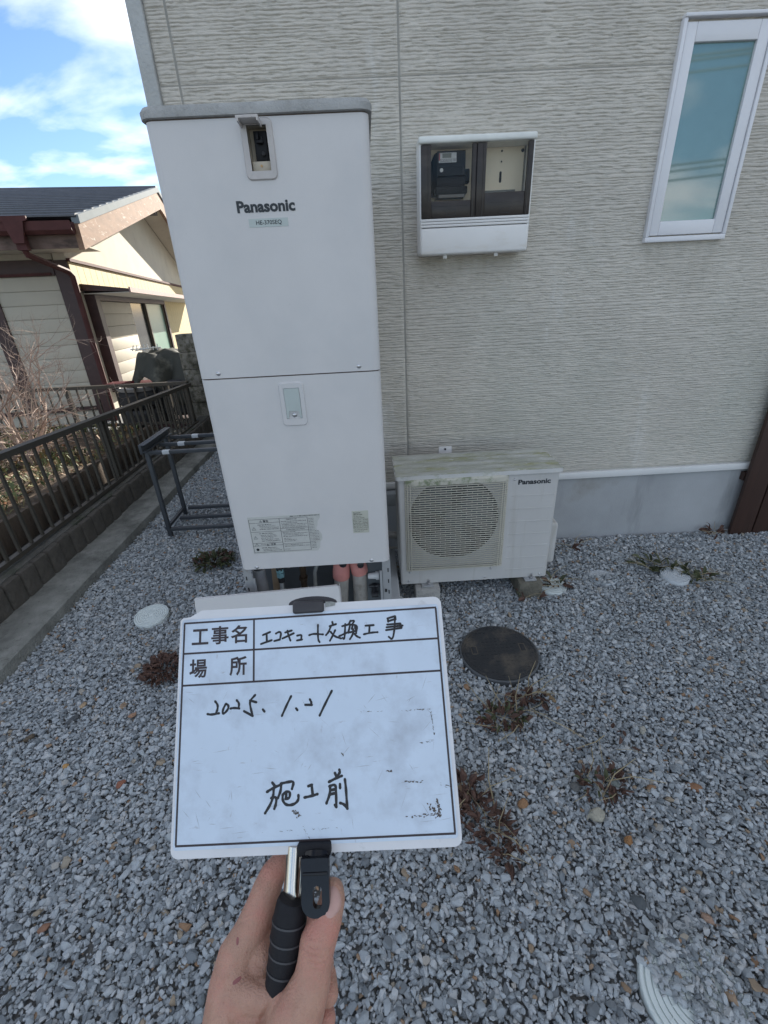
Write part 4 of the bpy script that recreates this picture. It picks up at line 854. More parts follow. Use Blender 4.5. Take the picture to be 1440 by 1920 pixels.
O('ridge_cap', B().prism([(YR - .13, ZR - .01), (YR - .06, ZR + .05), (YR + .06, ZR + .05), (YR + .13, ZR - .01)], -8, .51, lambda a, b, h: (h, a, b)), M_tile, rf)
for sgn, nm in ((-1, 0), (1, 1)):
    y0, y1 = YR + sgn * (YR - YE - .02), YR
    O('rake_board', B().prism([(y0, ZE - .30), (y1, ZR - .31), (y1, ZR - .04), (y0, ZE - .05)], .44, .50, lambda a, b, h: (h, a, b)), M_rake, nb, smooth=False)
    O('rake_edge', B().prism([(y0, ZE - .048), (y1, ZR - .038), (y1, ZR + .04), (y0, ZE + .035)], .445, .525, lambda a, b, h: (h, a, b)), M_metal2, nb, smooth=False)
    O('soffit', B().prism([(YR + sgn * (YR - YE - .05), ZE - .14), (YR, ZR - .15), (YR, ZR - .14), (YR + sgn * (YR - YE - .05), ZE - .13)], 0.002, .438, lambda a, b, h: (h, a, b)), M_cream, nb, smooth=False)
nbx('ridge_beam_end', M_black, 0.002, .40, YR - .09, YR + .09, ZR - .40, ZR - .19)
nbx('eave_soffit', M_cream, -8, .43, YE + .05, .015, 2.20, 2.215)
nbx('eave_fascia', mat('stained_fascia', (0.16, 0.11, 0.09), 0.9, 0.3, 5, dirt=[((0.05, 0.035, 0.03), 4, 0.5, 0.7, (1, 1, 3))]), -8, .44, YE + .02, YE + .049, 2.16, 2.40)
gt = O('gutter', B().prism([(YE - .10, 2.405), (YE - .095, 2.32), (YE - .06, 2.285), (YE - .01, 2.285), (YE + .018, 2.32), (YE + .018, 2.405), (YE + .008, 2.405), (YE + .005, 2.33), (YE - .085, 2.33), (YE - .09, 2.405)], -8, .46, lambda a, b, h: (h, a, b)), M_rbr, nb, smooth=False)
O('hopper', B().prism([(-.22, 2.45), (.06, 2.45), (.06, 2.41), (.02, 2.40), (-.03, 2.20), (-.13, 2.20), (-.18, 2.40), (-.22, 2.41)], YE - .13, YE - .102, lambda a, b, h: (a, h, b)).box(-.13, -.03, YE - .10, YE - .02, 2.14, 2.28), M_rbr, gt)
O('downspout', B().tube([(-.08, YE - .06, 2.15), (-.075, YE - .03, 2.10), (0.02, -.10, 1.985), (.045, -.06, 1.93), (.045, -.06, -.2)], .034, 8), M_rbr, nb)
# pipe-and-tyre clutter by its wall
def tyre(r=.30, t_=.10, nm='tyre'):
    return B().lathe([(r * .55, -t_ * .8), (r * .62, -t_), (r * .90, -t_), (r, -t_ * .6), (r, t_ * .6), (r * .90, t_), (r * .62, t_), (r * .55, t_ * .8)], 28)
M_rub = mat('tyre_rubber', (0.022, 0.022, 0.023), 0.7, 0.3, 15)
for (x, y, z, lab) in ((-2.28, 4.25, .20, 'bottom black tyre of the left stack behind the far fence'), (-2.26, 4.27, .42, 'upper black tyre of the left stack behind the far fence'), (-1.80, 4.35, .30, 'lowest tyre under the olive tarpaulin beside the concrete wall'), (-1.82, 4.33, .53, 'middle tyre under the olive tarpaulin')):
    O('tyre', tyre(), M_rub, label=lab, cat='tyre', group='old tyres beside the neighbouring house', loc=(x, y, z))
O('junk_crate', B().box(-2.60, -1.55, 4.05, 4.75, -.1, .10, .01), M_dbr, label='dark low base under the stacked tyres', cat='crate')
O('red_board', B().box(-.34, .30, -.05, .2, 0, .035, .004), mat('red_paint', (0.07, 0.008, 0.012), 0.8, spec=0.1), label='flat red board lying under the olive tarpaulin', cat='board', loc=(-2.26, 4.05, .585))
O('grey_tray', B().lathe([(.26, 0), (.28, .04), (.26, .05), (.24, .02)], 24), mat('tray_grey', (0.30, 0.29, 0.28), 0.5), label='round grey tray on the left tyre stack', cat='tray', loc=(-2.27, 4.24, .523))
tb = B(); nx, ny = 30, 26; V = []
for i in range(nx + 1):
    for j in range(ny + 1):
        s = i / nx; t_ = j / ny; x = -2.42 + s * .82; y = 4.02 + t_ * .62
        top = .87 + .06 * math.sin(s * 3.1) + .05 * mnoise.noise(Vector((s * 5, t_ * 4, 2)))
        drop = max(0, .42 - t_) / .42; z = top - (.40 + .16 * math.sin(s * 8 + 1.2)) * drop ** 1.2
        z -= max(0, .22 - s) / .22 * .34
        fold = (.09 * abs(math.sin(s * 8.5 + 3 * mnoise.noise(Vector((s * 3, t_ * 1.5, 7))))) - .03) * (0.3 + drop); z += .035 * abs(math.sin(s * 6 + t_ * 7)) - .02
        V.append((x + .04 * drop * mnoise.noise(Vector((s * 7, 1, 1))), y - fold, z + .012 * mnoise.noise(Vector((s * 14, t_ * 12, 3)))))
tb.add(V, [(i * (ny + 1) + j, (i + 1) * (ny + 1) + j, (i + 1) * (ny + 1) + j + 1, i * (ny + 1) + j + 1) for i in range(nx) for j in range(ny)])
to = O('tarpaulin', tb, mat('olive_tarp', (0.035, 0.036, 0.027), 0.7, 0.2, 4, dirt=[((0.15, 0.145, 0.115), 5, 0.55, 0.75, None)]), label='crumpled olive tarpaulin draped over tyres by the neighbouring house', cat='tarpaulin', ang=60)
sm = to.modifiers.new('thickness', 'SOLIDIFY'); sm.thickness = .006
sm = None
wr = B()
for k in range(7): wr.tube([(k * .05, 0, 0), (k * .05 + random.uniform(-.02, .02), .02, random.uniform(.03, .07))], .006, 5)
wr.tube([(-.02, 0, .02), (.34, .02, .025)], .007, 5).tube([(.02, .02, 0), (.30, -.02, .035)], .006, 5)
O('clothes_pegs', wr, mat('peg_white', (0.55, 0.55, 0.52), 0.5), label='white peg rack lying on top of the olive tarpaulin', cat='rack', loc=(-2.28, 4.30, .955))

# ------------------------------------------------------------------ drain covers
def cover(cx, cy, r, h, lab, m, tilt=(0, 0), z=0.012, slot=False):
    root = E('drain_cover', (cx, cy, z), lab, 'drain cover', 'round drain covers in the gravel', rot=(tilt[0], tilt[1], 0))
    prof = [(r, -h), (r, -.002), (r * .985, 0), (r * .93, 0), (r * .925, -.0045), (r * .89, -.0045), (r * .885, 0)]
    q = r * .885; k = 0
    while q > r * .16:
        q2 = q - r * .115; prof += [(q2 + r * .022, 0), (q2 + r * .018, -.004), (q2 - r * .002, -.004), (q2 - r * .006, 0)]; q = q2 - r * .006
    prof += [(.0005, 0)]
    O('lid', B().lathe(prof, 48), m, root)
    rd = B()
    for k in range(30):
        a = 2 * math.pi * k / 30; rr_ = r * (.25 + .2 * (k % 3)); M_ = Matrix.Rotation(a, 4, 'Z')
        rd.box(rr_, rr_ + r * .095, -.0011, .0011, -.001, .0016, M=M_)
    O('pattern', rd, m, root)
    return root
M_cv1 = mat('cover_pale_green', (0.62, 0.67, 0.65), 0.55, 0.06, 12, dirt=[((0.3, 0.3, 0.28), 20, 0.6, 0.8, None)])
M_cv2 = mat('cover_blue_grey', (0.52, 0.55, 0.57), 0.55, 0.08, 12, dirt=[((0.25, 0.25, 0.24), 25, 0.58, 0.8, None)])
cover(*COVERS[0][:3], .025, 'pale green round drain cover between the kerb and the whiteboard', M_cv1, (.05, .02), .018)
cover(*COVERS[1][:3], .05, 'grey round drain cover standing proud of the gravel beside green weeds', M_cv2, (.10, -.02), .034)
cover(*COVERS[2][:3], .03, 'littered round drain cover next to the heat pump block', M_cv1, (.04, .05), .016)
cover(*COVERS[3][:3], .03, 'nearly buried grey drain cover between the other two right covers', M_cv2, (-.06, 0), .006)
cover(*COVERS[4][:3], .03, 'large pale drain cover half buried in gravel at the bottom right', M_cv1, (.02, .03), .016)
mh = E('manhole_cover', (1.066, -0.050, 0.0), 'black round manhole cover with two lifting slots', 'manhole cover')
M_mh = mat('manhole_black', (0.028, 0.029, 0.031), 0.65, 0.2, 8, 0.25, 120, dirt=[((0.105, 0.088, 0.068), 7, 0.5, 0.68, None), ((0.12, 0.11, 0.10), 60, 0.66, 0.74, None)])
M_mhr = mat('manhole_rim', (0.085, 0.09, 0.095), 0.6, 0.1, 20)
r = .169
O('lid', B().lathe([(r - .005, -.03), (r - .005, .016), (r - .012, .0172), (r - .0125, .0155), (r - .019, .0155), (r - .020, .017), (.001, .0175)], 64), M_mh, mh)
O('rim', B().lathe([(r + .004, -.04), (r + .004, .010), (r + .001, .0135), (r - .0035, .0135), (r - .004, -.03)], 64), M_mhr, mh)
gb = B()
for k in range(-7, 8):
    for q in range(-7, 8):
        x, y = k * .02, q * .02
        if math.hypot(x, y) < .145 and abs(math.hypot(x, y) - .11) > .012 and not (abs(y - .01) < .03 and abs(abs(x) - .1) < .03): gb.box(x - .006, x + .006, y - .0015, y + .0015, .0172, .0186)
O('tread', gb, M_mh, mh)
for x in (-.108, .108):
    O('lifting_slot', B().box(x - .010, x + .010, -.008, .034, .0178, .0186, .0005), M_dark, mh)
    O('slot_lip', B().box(x - .0135, x + .0135, -.0125, .0385, .0172, .0177), mat('slot_rust', (0.10, 0.085, 0.065), 0.8), mh)

# ------------------------------------------------------------------ weeds and dead leaves
M_brl = island(mat('dead_leaf', (0.1, 0.05, 0.03), 0.8, bump=0.3, bs=80), (0.045, 0.024, 0.018), (0.19, 0.095, 0.06), (0.085, 0.045, 0.033))
M_grl = island(mat('weed_leaf', (0.06, 0.09, 0.03), 0.6), (0.028, 0.040, 0.016), (0.10, 0.12, 0.045), (0.055, 0.06, 0.024))
M_straw = island(mat('dry_straw', (0.3, 0.24, 0.14), 0.8), (0.17, 0.12, 0.07), (0.40, 0.34, 0.21))
def leafmesh(nm, l, w_, m, curl):
    b = B(); V = []
    for i in range(5):
        t_ = i / 4; ww = w_ * math.sin(math.pi * (.12 + .86 * t_)) * .5; z = curl * math.sin(t_ * 2.2) * l
        V += [(t_ * l, -ww, z + ww * .5), (t_ * l, 0, z), (t_ * l, ww, z + ww * .5)]
    b.add(V, [(i * 3 + j, i * 3 + j + 1, (i + 1) * 3 + j + 1, (i + 1) * 3 + j) for i in range(4) for j in range(2)])
    me = b.mesh(nm); me.materials.append(m); return me
LB = [leafmesh('leaf', .05, .026, M_brl, c) for c in (.2, -.15, .5, .35)] + [leafmesh('leaf', .052, .013, M_brl, c) for c in (.3, -.2, .6)]; LG = [leafmesh('leaf', .05, .020, M_grl, c) for c in (.25, .4, .1)]
LS = B().tube([(0, 0, 0), (.06, .008, .02), (.13, -.004, .028)], [.0016, .0014, .0008], 4).mesh('stalk', False); LS.materials.append(M_straw)
def clump(nm, cx, cy, rx, ry, n, meshes, lab, cat, hz=.04, sc_=(0.7, 1.3), straws=0, rot=0, flat=.5):
    root = E(nm, (cx, cy, .004), lab, cat)
    for k in range(n):
        a = random.uniform(0, 6.283); q = math.sqrt(random.random()); x, y = rx * q * math.cos(a), ry * q * math.sin(a); c_, s_ = math.cos(rot), math.sin(rot)
        o = O('leaf', random.choice(meshes), None, root, loc=(x * c_ - y * s_, x * s_ + y * c_, .010 + hz * random.random() * (1 - q * .7)))
        o.rotation_euler = (random.gauss(0, flat), random.gauss(-.15, flat), a + random.gauss(0, .9)); s2 = random.uniform(*sc_); o.scale = (s2, s2, s2)
    for k in range(straws):
        a = random.uniform(0, 6.283); o = O('stalk', LS, None, root, loc=(rx * .7 * random.uniform(-1, 1), ry * .7 * random.uniform(-1, 1), .012)); o.rotation_euler = (0, random.uniform(-.3, .05), a); s2 = random.uniform(.6, 1.4); o.scale = (s2, s2, s2)
    return root
clump('weed_clump', -0.469, 0.858, .120, .085, 230, LG + LB[:1], 'dark green low weed clump in the gravel left of the tank', 'weeds', .05, (.55, 1.0))
clump('leaf_pile', -0.42, -0.045, .085, .075, 220, LB, 'brown pile of dead leaves at the left edge of the whiteboard', 'leaf pile', .05, (.4, .85), flat=.35)
clump('dead_weed', 0.835, -0.765, .062, .125, 165, LB, 'large reddish brown dead weed at the right edge of the whiteboard', 'dead weed', .055, (.35, .75), straws=8, rot=.45)
clump('dead_weed', 0.795, -0.655, .05, .05, 40, LB, 'small brown dead weed above the large reddish one', 'dead weed', .03, (.5, .8), straws=6)
clump('weed_clump', 0.985, -0.395, .085, .06, 120, LG + LB, 'straggly green and brown weed below the manhole cover', 'weeds', .035, (.35, .75), straws=16)
clump('dead_weed', 1.11, -0.320, .08, .035, 50, LB, 'sparse brown runner weed just below the manhole cover', 'dead weed', .02, (.4, .8), straws=9)
clump('dead_weed', 1.235, -0.665, .075, .055, 60, LB + LG[:1], 'brown weed bits around the big mottled stone', 'dead weed', .02, (.4, .8), straws=7)
clump('weed_clump', 2.13, 0.515, .13, .055, 30, LG, 'flattened green weed behind the standing grey drain cover', 'weeds', .025, (.9, 1.5), straws=12, rot=-.45)
clump('weed_clump', 2.27, 0.395, .07, .05, 20, LG + LB[:1], 'yellowing weed to the right of the standing grey drain cover', 'weeds', .035, (.7, 1.2), straws=12)
clump('leaf_litter', 1.49, 0.425, .05, .045, 16, LB + LG, 'leaf scraps on the drain cover next to the heat pump', 'leaf litter', .012, (.6, 1.2), straws=8, flat=.2)
clump('leaf_litter', 1.33, 0.33, .09, .03, 12, LB + LG, 'leaf scraps against the dark block under the heat pump', 'leaf litter', .02, (.5, 1.0), straws=4)
clump('leaf_litter', 2.66, 0.84, .05, .03, 12, LB, 'brown dry leaves at the foot of the board screen', 'leaf litter', .03, (.8, 1.4), straws=5)
clump('leaf_litter', 1.70, 0.78, .12, .03, 10, LB, 'dead leaves at the foot of the concrete foundation', 'leaf litter', .012, (.5, 1.0), straws=6)
clump('dead_weed', 1.30, -0.50, .12, .08, 9, LB, 'few scattered brown leaf bits in the gravel right of centre', 'dead weed', .012, (.3, .6), straws=5)

# ------------------------------------------------------------------ stones that stand out
def rock(x, y, l, w_, h_, rot, col, lab, seed, z=.008):
    me = stone_mesh('stone', l / 2, w_ / 2, h_ / 2, 22, seed, True)
    m = mat('stone_%s' % lab.split()[0], col, 0.8, 0.3, 45, 0.3, 120, dirt=[(tuple(c * .55 for c in col), 60, .55, .7, None)])
    o = O('stone', me, m, label=lab, cat='stone', group='stray stones in the gravel', loc=(x, y, z), smooth=False); o.rotation_euler = (.1, -.08, rot)
for k, a in enumerate([
    (0.965, -0.703, .042, .036, .030, .4, (0.27, 0.15, 0.075), 'rusty brown stone right of the large dead weed'),
    (1.524, -0.687, .052, .030, .022, -.5, (0.25, 0.13, 0.07), 'long reddish brown stone far right of the mottled stone'),
    (1.387, -0.681, .040, .022, .018, -.3, (0.27, 0.16, 0.09), 'slim tan brown stone right of the mottled stone'),
    (1.205, -0.311, .060, .028, .014, -1.0, (0.22, 0.155, 0.085), 'flat wood-coloured stone near the manhole cover'),
    (1.180, -0.749, .062, .046, .040, -.1, (0.33, 0.31, 0.25), 'big mottled grey beige stone beside brown weed bits'),
    (1.150, -0.66, .045, .034, .022, .3, (0.12, 0.12, 0.115), 'dark flat stone above the mottled stone'),
    (1.275, -0.655, .048, .034, .026, -.9, (0.19, 0.215, 0.20), 'grey green stone above right of the mottled stone'),
    (1.239, -0.825, .034, .026, .024, .2, (0.30, 0.15, 0.06), 'orange stone below the mottled stone'),
    (1.341, -1.013, .040, .020, .020, -1.0, (0.32, 0.21, 0.15), 'pinkish tan stone above the half buried cover'),
    (1.190, -0.969, .046, .036, .018, -.2, (0.085, 0.095, 0.10), 'dark slate chip above the half buried cover'),
    (-0.368, -0.549, .036, .026, .020, .8, (0.25, 0.10, 0.06), 'rust red stone left of the whiteboard bottom corner'),
    (-0.600, -0.470, .026, .024, .020, .8, (0.42, 0.24, 0.09), 'small amber stone in the left gravel'),
    (-0.692, -0.270, .062, .030, .022, .9, (0.08, 0.085, 0.09), 'long dark slate chip in the left gravel'),
    (-0.815, -0.337, .050, .024, .022, .7, (0.12, 0.09, 0.06), 'dark olive brown stone in the left gravel'),
    (-0.690, -0.198, .036, .026, .020, .3, (0.40, 0.28, 0.17), 'sand coloured stone above the dark slate chip'),
    (-0.458, -0.263, .036, .018, .018, .5, (0.33, 0.19, 0.12), 'terracotta splinter below the leaf pile'),
    (-0.381, -0.935, .034, .024, .018, .5, (0.25, 0.13, 0.08), 'brown stone low in the left gravel'),
    (1.474, -0.475, .036, .024, .024, 1.2, (0.42, 0.40, 0.34), 'pale speckled stone right of the straggly weed')]):
    rock(*a, 300 + k)

# ------------------------------------------------------------------ handheld whiteboard
BX = Vector((0.99863, -0.03894, 0.03482)); BY = Vector((-0.00171, 0.63871, 0.76945)); BN = Vector((-0.05221, -0.76846, 0.63777)); BO = Vector((0.5003, -1.3039, 1.1750))
MB = Matrix(((BX.x, BY.x, BN.x, BO.x), (BX.y, BY.y, BN.y, BO.y), (BX.z, BY.z, BN.z, BO.z), (0, 0, 0, 1)))
wbd = E('whiteboard_sign', (0, 0, 0), 'scuffed white handheld sign board with handwritten Japanese on a black stick', 'whiteboard')
wbd.matrix_world = MB
mm = lambda p: [(a * .001, b * .001) for a, b in p]
M_bp = mat('board_plastic', (0.66, 0.66, 0.67), 0.45, 0.05, 30, dirt=[((0.42, 0.42, 0.42), 60, 0.60, 0.8, None)])
M_sheet = mat('board_sheet', (0.58, 0.665, 0.765), 0.38, 0.05, 18, spec=0.4, dirt=[((0.38, 0.42, 0.48), 20, 0.48, 0.80, None), ((0.36, 0.37, 0.40), 60, 0.64, 0.74, (1, 3.5, 1)), ((0.36, 0.36, 0.38), 45, 0.66, 0.74, (4, 1, 1)), ((0.30, 0.30, 0.30), 420, 0.70, 0.76, None)])
M_pr = mat('print_brown_black', (0.035, 0.025, 0.028), 0.5)
M_mk = mat('marker_ink', (0.010, 0.010, 0.012), 0.45)
M_clip = mat('clip_grey', (0.035, 0.033, 0.036), 0.45, 0.15, 60)
M_rub2 = mat('grip_rubber', (0.012, 0.012, 0.015), 0.6, 0.15, 200, 0.1, 900, spec=0.25)
oc = rrect(-109.3, 109.8, -90.6, 90.4, 6, 5, (1, 1, 0, 1)); oc = [p for p in oc if not (p[0] < -100 and p[1] > 80)]
i_ = max(range(len(oc)), key=lambda k: oc[k][1] + oc[k][0] * 1e-3)
out_ = []
for k, p in enumerate(oc):
    out_.append(p)
ins_at = [k for k in range(len(out_)) if out_[k][0] > 0 and out_[k][1] > 90][-1]
out_[ins_at + 1:ins_at + 1] = [(-91, 91.4), (-96, 89.0), (-100.5, 86.6), (-107, 85.9), (-109.0, 84)]
O('backing', B().prism(mm(out_), -.0045, -.0008), M_bp, wbd)
O('face_sheet', B().prism(mm(rrect(-107.0, 107.0, -84.6, 84.4, 2, 3)), -.0007, 0.0), M_sheet, wbd)
pr_ = B(); T = .00075; zf = .00012
def hb_(x0, x1, y): pr_.quad((x0 * .001, y * .001 - T, zf), (x1 * .001, y * .001 - T, zf), (x1 * .001, y * .001 + T, zf), (x0 * .001, y * .001 + T, zf))
def vb_(x, y0, y1): pr_.quad((x * .001 - T, y0 * .001, zf), (x * .001 + T, y0 * .001, zf), (x * .001 + T, y1 * .001, zf), (x * .001 - T, y1 * .001, zf))
hb_(-105.5, 105.5, 81.6); hb_(-105.5, 105.5, -81.6); vb_(-105, -81.1, 81.1); vb_(105, -81.1, 81.1)
hb_(-104.5, 104.5, 57.2); hb_(-104.5, 104.5, 32.4); vb_(-46.1, 57.7, 81.1); vb_(-46.1, 32.9, 56.7)
O('printed_lines', pr_, M_pr, wbd, smooth=False)
for ch_, x, y, ww, hh in (('工', -91.3, 70.0, 14.0, 12.6), ('事', -74.7, 70.4, 14.6, 14.6), ('名', -58.6, 70.3, 13.8, 14.4), ('場', -92.2, 45.0, 14.6, 14.8), ('所', -59.0, 45.2, 14.2, 15.0)):
    me = text_mesh(ch_, ww * .001, hh * .001, 0.022); me.transform(Matrix.Translation((x * .001, y * .001, .00014))); O('printed_character', me, M_pr, wbd)
STROKES = [[[-38.6,68.3],[-32.5,70.4]],[[-35.5,69.2],[-35.3,63.2]],[[-40.2,61.3],[-31.2,63.8]],[[-27.8,68.8],[-25.3,70.1],[-23.2,69.5],[-24.4,63.9]],[[-29.1,63.0],[-24.4,63.9]],[[-20.0,69.2],[-14.5,70.5]],[[-22.3,64.6],[-12.8,68.2]],[[-18.1,70.6],[-17.5,67.4],[-15.7,62.5]],[[-10.1,66.1],[-6.2,66.8],[-6.9,62.8]],[[-10.3,62.3],[-6.0,62.9]],[[-0.1,65.9],[3.7,66.9],[11.4,65.8]],[[7.4,73.7],[7.1,66.8],[7.3,61.5],[8.4,59.9]],[[19.3,75.4],[19.8,73.3]],[[17.0,72.0],[22.4,73.4]],[[17.9,71.7],[16.2,67.6],[13.8,65.1]],[[21.5,68.6],[19.3,64.3],[16.9,60.5]],[[17.7,67.5],[20.6,63.8],[26.1,61.7]],[[27.4,71.4],[32.5,72.4]],[[30.0,73.0],[29.5,66.8],[28.8,60.7],[27.4,62.1]],[[24.6,63.6],[29.9,65.6],[32.7,66.6]],[[34.4,75.4],[32.9,72.4]],[[34.4,75.1],[37.9,75.4],[36.2,73.0]],[[33.6,72.3],[40.2,71.5],[38.5,64.9]],[[33.8,71.4],[32.2,65.8]],[[36.3,72.1],[35.2,68.7]],[[37.9,70.7],[38.2,68.5]],[[32.9,66.0],[39.1,67.1]],[[36.4,68.6],[35.9,64.2],[33.3,60.7]],[[36.3,65.5],[38.9,62.7],[41.6,61.4]],[[46.6,70.6],[53.4,70.7]],[[50.0,70.6],[49.3,64.7]],[[44.9,63.9],[51.3,64.9],[56.3,64.9]],[[64.9,75.3],[71.2,76.7]],[[65.5,73.0],[71.0,74.4]],[[65.2,75.3],[65.4,72.6]],[[71.4,76.7],[71.5,74.0]],[[64.4,70.4],[75.3,70.6]],[[63.8,68.3],[77.0,68.9]],[[63.2,66.1],[76.0,67.1]],[[75.3,70.2],[76.0,67.1]],[[71.2,76.7],[70.4,67.4],[68.1,57.9],[65.1,60.7]],[[-77.4,19.2],[-75.1,16.4],[-75.3,12.9],[-76.5,10.3]],[[-83.4,10.0],[-80.3,9.3],[-74.0,10.1]],[[-68.6,16.8],[-70.8,13.1],[-71.2,9.6],[-69.3,9.9],[-66.4,13.2],[-66.5,15.9],[-68.6,16.8]],[[-59.8,19.1],[-57.7,16.6],[-58.2,13.2]],[[-64.8,13.1],[-62.2,13.5],[-57.6,12.8]],[[-44.8,22.2],[-49.3,17.9],[-48.6,13.1],[-46.7,6.7]],[[-49.0,18.3],[-43.8,16.7]],[[-53.8,10.6],[-46.7,6.7]],[[-38.6,11.1],[-37.2,9.4]],[[-15.7,19.8],[-19.5,13.1],[-23.3,5.5]],[[-11.9,10.5],[-10.8,9.1]],[[-0.7,16.6],[0.5,14.3],[0.3,12.4]],[[-4.5,12.7],[0.9,12.4]],[[17.1,22.0],[12.1,13.7],[6.8,4.2]],[[-31.2,-41.7],[-29.2,-44.1]],[[-35.3,-47.9],[-30.3,-45.3],[-24.3,-43.3]],[[-30.1,-45.6],[-30.4,-50.9],[-32.4,-56.3],[-36.8,-62.3]],[[-32.1,-52.3],[-27.8,-51.5],[-28.4,-56.5],[-29.7,-59.6]],[[-24.3,-42.8],[-24.6,-47.6],[-26.9,-52.5]],[[-24.6,-42.7],[-19.1,-41.8],[-14.2,-41.5],[-16.0,-46.7]],[[-22.3,-49.7],[-20.9,-48.5],[-17.5,-48.4],[-17.8,-52.9],[-21.0,-53.3]],[[-23.1,-50.2],[-23.4,-53.7],[-21.6,-56.8],[-18.2,-57.9],[-13.6,-56.9],[-11.0,-54.3],[-11.1,-51.2]],[[-20.3,-48.8],[-20.7,-53.3]],[[-3.4,-45.4],[-0.5,-44.6]],[[-0.8,-44.6],[-0.1,-51.2]],[[-6.4,-53.0],[-1.0,-52.2],[3.6,-51.1]],[[17.4,-37.2],[18.5,-39.6]],[[20.9,-35.1],[21.4,-36.9],[19.3,-39.4]],[[12.6,-43.2],[18.7,-40.6],[22.7,-39.5]],[[12.8,-46.2],[17.7,-44.9],[17.8,-50.5],[17.7,-60.5]],[[13.4,-46.2],[13.2,-51.3],[10.2,-57.7]],[[13.3,-49.0],[17.3,-48.4]],[[12.6,-51.8],[17.5,-51.0]],[[16.6,-59.0],[17.7,-60.5]],[[21.0,-45.1],[21.0,-47.8]],[[24.9,-41.9],[25.5,-48.3],[25.7,-56.9],[26.0,-61.9]],[[20.6,-57.9],[23.6,-58.8],[26.0,-61.9]]]
NSTR = (41, 55, 78)
def ribbon(b, pts, wdt, z):
    P = [Vector((p[0] * .001, p[1] * .001, 0)) for p in pts]
    if len(P) > 2:                                      # round the drawn line
        for _ in range(2):
            Q = [P[0]]
            for a, c in zip(P[:-1], P[1:]): Q += [a * .75 + c * .25, a * .25 + c * .75]
            Q.append(P[-1]); P = Q
    V = []; n = len(P)
    for i, p in enumerate(P):
        d = (P[min(i + 1, n - 1)] - P[max(i - 1, 0)]); d = d.normalized() if d.length > 0 else Vector((1, 0, 0)); o = Vector((-d.y, d.x, 0)) * wdt * .5 * (1 + .12 * math.sin(i * 1.3))
        V += [p - o + Vector((0, 0, z)), p + o + Vector((0, 0, z))]
    b.add(V, [(2 * i, 2 * i + 2, 2 * i + 3, 2 * i + 1) for i in range(n - 1)])
    for p in (P[0], P[-1]): b.add([p + Vector((math.cos(k * .785) * wdt * .5, math.sin(k * .785) * wdt * .5, z + 2e-6)) for k in range(8)], [tuple(range(8))])
k0 = 0
for k1, wd in zip(NSTR, (.0016, .0018, .0020)):
    b = B()
    for q in range(k0, k1): ribbon(b, STROKES[q], wd, .00016 + (q % 5) * 8e-6)
    O('handwriting', b, M_mk, wbd, smooth=False); k0 = k1
# tape residue and scuffs left on the sheet
M_res = mat('tape_residue', (0.10, 0.085, 0.075), 0.8, 0.5, 200)
rs = B(); rq = random.Random(4)
def scuff(x0, y0, x1, y1, n, wd, jit):
    for k in range(n):
        t_ = rq.random(); x = x0 + (x1 - x0) * t_ + rq.gauss(0, jit); y = y0 + (y1 - y0) * t_ + rq.gauss(0, jit); l = rq.uniform(.4, 2.2); s_ = rq.uniform(.25, 1) * wd
        dx_, dy_ = (x1 - x0), (y1 - y0); L_ = math.hypot(dx_, dy_); dx_, dy_ = dx_ / L_, dy_ / L_
        a = rq.gauss(0, .25); ux, uy = dx_ * math.cos(a) - dy_ * math.sin(a), dx_ * math.sin(a) + dy_ * math.cos(a)
        pts = [(x + ux * l * c - uy * s_ * e, y + uy * l * c + ux * s_ * e) for c, e in ((-.5, -.2), (-.1, -.6), (.5, -.3), (.45, .4), (0, .6), (-.45, .4))]
        rs.add([(p[0] * .001, p[1] * .001, .0002 + k * 2e-7) for p in pts], [(0, 1, 2, 3, 4, 5)])
scuff(38, 5.5, 80, 4.0, 16, .25, .25); scuff(78, 4.5, 94, 4.5, 14, .6, .2); scuff(94.5, 3, 95.5, -16, 14, .6, .25); scuff(82, -19.5, 94, -18.5, 10, .5, .2)
scuff(70, -45.5, 84, -46.2, 14, .9, .3); scuff(94, -58, 95, -70, 24, 1.2, .6); scuff(88, -62, 95, -70, 24, 1.5, 1.0); scuff(70, -69.5, 92, -68.5, 24, .9, .4); scuff(97, -49, 104, -50, 8, .5, .8); scuff(58, -38, 62, -38, 6, .8, .6)
scuff(-14, -61, -12, -66, 16, 1.6, 1.0); scuff(23, -23.5, 24, -25, 4, 1.2, .3); scuff(-40, -75.2, 18, -74.2, 14, .3, .2); scuff(-8, -72, 0, -86, 0 + 9, .25, .2)
sc2 = B()
for k in range(70):                                    # fine scratches
    x, y = rq.uniform(-100, 100), rq.uniform(-78, 28); a = rq.choice((rq.gauss(-.9, .25), rq.gauss(1.2, .3), rq.gauss(0.05, .1))); l = rq.uniform(3, 16); w_ = rq.uniform(.05, .16)
    dx_, dy_ = math.cos(a) * l / 2, math.sin(a) * l / 2; ox, oy = -math.sin(a) * w_, math.cos(a) * w_
    sc2.add([((x - dx_) * .001, (y - dy_) * .001, .0001 + k * 1e-7), ((x + ox) * .001, (y + oy) * .001, .0001 + k * 1e-7), ((x + dx_) * .001, (y + dy_) * .001, .0001 + k * 1e-7), ((x - ox) * .001, (y - oy) * .001, .0001 + k * 1e-7)], [(0, 3, 2, 1)])
O('scratches', sc2, mat('scratch_grey', (0.30, 0.31, 0.33), 0.6), wbd, kind='stuff', smooth=False)
O('scuff_marks', rs, M_res, wbd, smooth=False)
